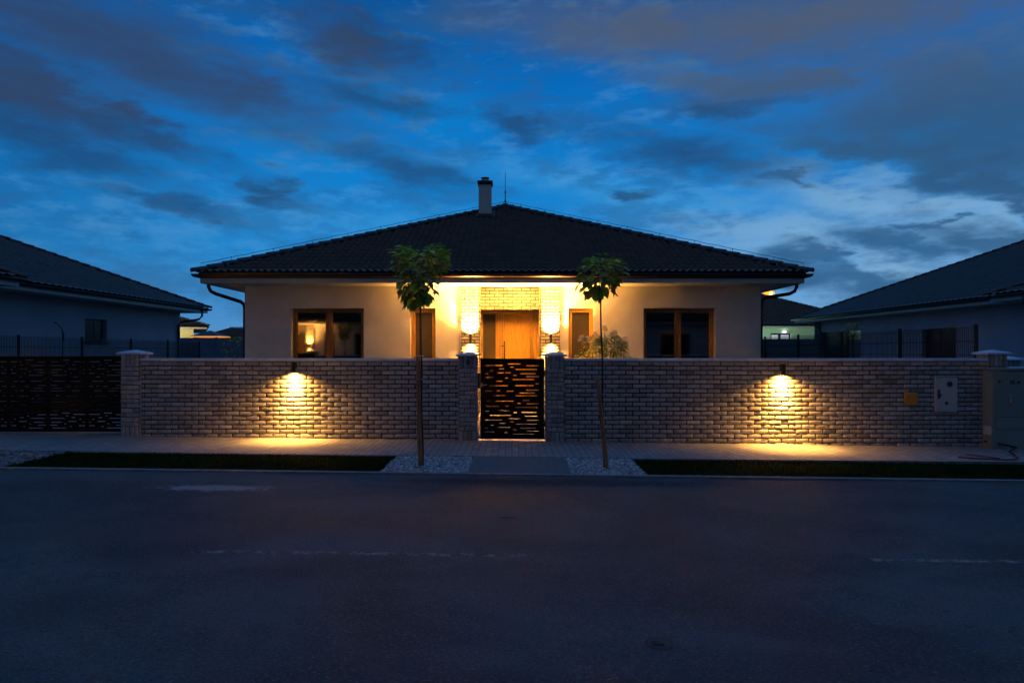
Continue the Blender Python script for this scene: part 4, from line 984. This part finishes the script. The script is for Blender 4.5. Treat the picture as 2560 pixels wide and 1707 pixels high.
M = MB(); M.bbox(18.16, 18.34, 45.66, 45.79, 2.77, 2.83, .01); part(M, 'lamp_housing', 'led_on', t)
def street_lamp(x, y, h, label, head, power, color, aim=None, rad=.15, lz=None):
    t = thing('street_lamp', label, 'street lamp', (x, y, 0)); M = MB()
    M.tube([(x, y, -.3), (x, y, h*.5), (x, y, h-.1)], [.07, .055, .045], 10); part(M, 'pole', 'fence', t)
    M = MB(); M.bbox(x-.18, x+.18, y-.25, y+.25, h+.10, h+.17, .02); M.tube([(x, y, h-.22), (x, y, h-.12)], .06, 10); part(M, 'lamp_hood', 'fence', t)
    M = MB(); i0 = len(M.v); n = 16; GR = .5 if head == 'orange_on' else .2  # orange globe is oversized so that its colour stands for the halo
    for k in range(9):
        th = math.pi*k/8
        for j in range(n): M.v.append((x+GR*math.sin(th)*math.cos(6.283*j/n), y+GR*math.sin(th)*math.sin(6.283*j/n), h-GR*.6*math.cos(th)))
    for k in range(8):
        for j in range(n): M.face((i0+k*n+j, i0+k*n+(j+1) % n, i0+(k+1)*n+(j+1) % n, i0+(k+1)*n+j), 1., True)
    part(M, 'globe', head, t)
    if head == 'orange_on': M = MB(); M.tube([(x-.11, y-.44, h-.02), (x+.11, y-.44, h-.02)], .10, 12); part(M, 'bulb', 'sodium_core', t)
    d = bpy.data.lights.new('lamp_light', 'POINT'); d.energy = power; d.color = color; d.shadow_soft_size = rad
    o = bpy.data.objects.new('lamp_light', d); col.objects.link(o); o.parent = t; o.location = (0, 0, (lz or h-.25))
    if aim:
        d2 = bpy.data.lights.new('lamp_light', 'SPOT'); d2.energy = power; d2.color = color; d2.shadow_soft_size = rad; d2.spot_size = R(aim[3]); d2.spot_blend = .5; o.data = d2; o.rotation_euler = (Vector(aim[:3])-Vector((x, y, h-.25))).to_track_quat('-Z', 'Y').to_euler()
    return t
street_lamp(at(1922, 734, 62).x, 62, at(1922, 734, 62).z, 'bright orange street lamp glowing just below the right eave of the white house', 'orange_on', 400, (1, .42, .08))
street_lamp(-24.5, 40.5, 2.9, 'unseen lamp put in to light the yellow house, behind the left neighbour', 'led_on', 3000, (1, .86, .45), (-22, 45.8, 2, 70))  # hidden lamp added to light the yellow house wall
street_lamp(9, 42.6, 2.6, 'unseen lamp put in to light the green house, behind the white house', 'led_on', 5000, (.62, 1, .72), (16, 45.8, 1.6, 64))  # hidden flood added to brighten the green house wall

# ------------------------------------------------------------------ utility boxes at the right end
CXa, CXb, CYf = 7.80, 9.35, 11.08
g8 = gz(8.2)
t = thing('utility_cabinet', 'large grey-green utility cabinet at the right end of the brick wall', 'cabinet', (8.5, 11.2, g8))
M = MB(); M.bbox(CXa, CXb, CYf, GW_Y-.02, g8+.34, 1.195, .006); part(M, 'cabinet_body', 'cab', t)
M = MB(); M.bbox(CXa+.004, CXb-.004, CYf+.006, GW_Y-.024, g8-.1, g8+.335, .006); part(M, 'plinth', 'cab', t)
M = MB(); M.bbox(CXa-.018, CXb+.018, CYf-.022, GW_Y-.006, 1.197, 1.235, .006); part(M, 'lid', 'cab', t)
M = MB(); M.bbox(CXa+.05, CXa+.80, CYf-.010, CYf-.001, g8+.55, 1.165, .004); d1 = part(M, 'door', 'cab', t)
M = MB(); M.bbox(CXa+.83, CXb-.04, CYf-.010, CYf-.001, g8+.55, 1.165, .004); part(M, 'door', 'cab', t)
M = MB(); M.bbox(CXa+.05, CXb-.04, CYf-.008, CYf-.001, g8+.37, g8+.53, .004); part(M, 'lower_panel', 'cab', t)
def knob(u, v, r=.022):
    q = at(u, v, CYf-.012); M = MB(); M.tube([(q.x, CYf-.011, q.z), (q.x, CYf-.024, q.z)], r, 16); M.tube([(q.x, CYf-.024, q.z), (q.x, CYf-.030, q.z)], r*.5, 10); return M
part(knob(2498, 953), 'lock', 'cabd', d1); part(knob(2546, 955), 'lock', 'cabd', d1)
q = at(2531, 955, CYf); M = MB(); M.bbox(q.x-.055, q.x+.035, CYf-.014, CYf-.0105, q.z-.032, q.z+.032, .001); part(M, 'sign_plate', mat('blue_plate', (.03, .06, .12), .4), d1)
q = at(2524, 1000, CYf); M = MB(); M.bbox(q.x-.022, q.x+.022, CYf-.022, CYf-.0105, q.z-.085, q.z+.085, .004); M.tube([(q.x, CYf-.03, q.z+.02), (q.x, CYf-.03, q.z-.07)], .009, 8); part(M, 'handle', 'steel', d1)
M = MB(); z = EYE-(1075-878)*11.2/F; M.bbox(CXa-.016, CXa-.001, 11.10, 11.28, z-.07, z+.07, .003); M.bbox(CXa-.020, CXa-.0165, 11.12, 11.24, z+.02, z+.05, .001); part(M, 'side_plate', 'white', t)
t = thing('meter_box', 'pale grey electricity meter box set in the brick wall beside the cabinet', 'meter box', (7.22, GW_Y, .6))
a, b = at(2338, 942, 11.31), at(2393, 1030, 11.31)
M = MB(); M.bbox(a.x, b.x, 11.30, GW_Y+.0, b.z, a.z, .005); part(M, 'box_body', 'box', t)
M = MB(); M.bbox(a.x+.012, b.x-.012, 11.29, 11.299, b.z+.012, a.z-.014, .003); dd = part(M, 'door', 'box', t)
M = MB(); M.bbox(a.x-.008, b.x+.008, 11.285, GW_Y, a.z+.002, a.z+.016, .003); part(M, 'rain_lip', 'box', t)
def bknob(u, v, r, m, nm):
    q = at(u, v, 11.29); M = MB(); M.tube([(q.x, 11.289, q.z), (q.x, 11.276, q.z)], r, 16); part(M, nm, m, dd)
bknob(2374, 960, .043, 'cabd', 'meter_window'); bknob(2366, 1007, .024, 'cabd', 'lock')
q = at(2347, 985, 11.29); M = MB(); M.bbox(q.x-.02, q.x+.014, 11.272, 11.289, q.z-.075, q.z+.075, .005); M.bbox(q.x+.014, q.x+.04, 11.275, 11.289, q.z-.035, q.z+.0, .004); part(M, 'handle', 'cabd', dd)
t = thing('yellow_box', 'small square yellow plastic box on the brick wall', 'gas box', (6.63, GW_Y, .7))
a, b = at(2261, 981, 11.32), at(2294, 1013, 11.32)
M = MB(); M.bbox(a.x, b.x, 11.315, GW_Y, b.z, a.z, .012); part(M, 'box_body', 'yellow', t)
M = MB(); M.bbox(a.x+.018, b.x-.004, 11.298, 11.314, b.z+.012, a.z-.012, .006); part(M, 'lid', 'yellow', t)
# hoses in front of the cabinet
def ground_pts(L, h=.03):
    out = []
    for (u, v) in L:
        k = (u-1280)/F; Y = (EYE-h)/((v-878)/F-.0125*k); out.append((k*Y, Y, gz(k*Y)+h))
    return out
t = thing('red_hose', 'thin red hose looping over the paving in front of the utility cabinet', 'hose', (8.0, 10.6, gz(8)))
M = MB(); P1 = ground_pts([(2395, 1142), (2430, 1145), (2470, 1147), (2510, 1149), (2538, 1148), (2546, 1145), (2538, 1139)], .032); M.tube(P1, .012, 7)
P2 = ground_pts([(2415, 1135), (2440, 1138), (2470, 1142), (2500, 1146)], .045); M.tube(P2, .011, 7); part(M, 'hose_coil', 'hose', t)
t = thing('black_cable', 'black cable leaning out of the cabinet foot down to the red hose', 'cable', (8.0, 10.9, gz(8)))
M = MB(); p = Vector(P1[-1]); M.tube([(7.79, 11.26, gz(8)+.13), (7.95, 11.02, gz(8)+.10), (8.02, 10.85, gz(8)+.08), tuple(p+Vector((0, .12, .05))), tuple(p)], [.018, .018, .017, .014, .012], 8); part(M, 'cable_sheath', 'black', t)
# leaning solar garden stake by the left neighbour
t = thing('bent_rod', 'thin bent dark rod standing in front of the left neighbour house wall', 'rod', (-12.9, 20, .1))
M = MB(); M.tube([at(157, 853, 20), at(158, 843, 20), at(158, 835, 20), at(156, 826, 20), at(150, 816, 20), at(143, 809, 20), at(136, 806, 20)], [.02, .03, .028, .014, .012, .012, .02], 7); q = at(157, 853, 20); M.tube([(q.x, 20, .0), (q.x, 20, q.z)], .012, 6); part(M, 'rod', 'fence', t)
# valve cover in the road
k = (1648-1280)/F; Y = EYE/((1609-878)/F-.0125*k); X = k*Y
t = thing('valve_cover', 'small round valve cover in the asphalt at lower right', 'cover', (X, Y, gz(X)))
M = MB(); M.tube([(X, Y, gz(X)-.05), (X, Y, gz(X)+.004)], .075, 28); part(M, 'rim', 'gbase', t, 'worn concrete rim')
M = MB(); M.tube([(X, Y, gz(X)), (X, Y, gz(X)+.007)], .058, 24); M.box(X-.045, X+.0, Y+.0, Y+.012, gz(X)+.0102, gz(X)+.014); M.box(X-.04, X+.02, Y-.03, Y-.018, gz(X)+.0102, gz(X)+.014); part(M, 'lid', 'cabd', t)

# ------------------------------------------------------------------ the other side of the street (seen only as reflections)
def across(x, label, lamps):
    h = copy_tree(H); h.rotation_euler = (0, 0, math.pi); h.location = (x, -6.3, 0); h['label'] = label
    if lamps:
        for lx in (-.985+.22, .925+.22):
            l = copy_tree(wl1); l.rotation_euler = (0, 0, math.pi); l.location = (x-lx, -6.3+.03, 1.70); l['label'] = 'lamp beside the door of the house across the street'; l['group'] = 'lamps across the street'
    return h
across(-12.4, 'white house with lit brick entrance across the street, reflected in the left window', True)
across(5.2, 'dark white house across the street, facing the right window', False)
across(23, 'dark white house across the street to the far right', False)
across(-30, 'dark white house across the street to the far left', False)
r = copy_tree(tl); r.location = (-7.9, .6, 0); r['label'] = 'young staked tree on the camera side of the street'
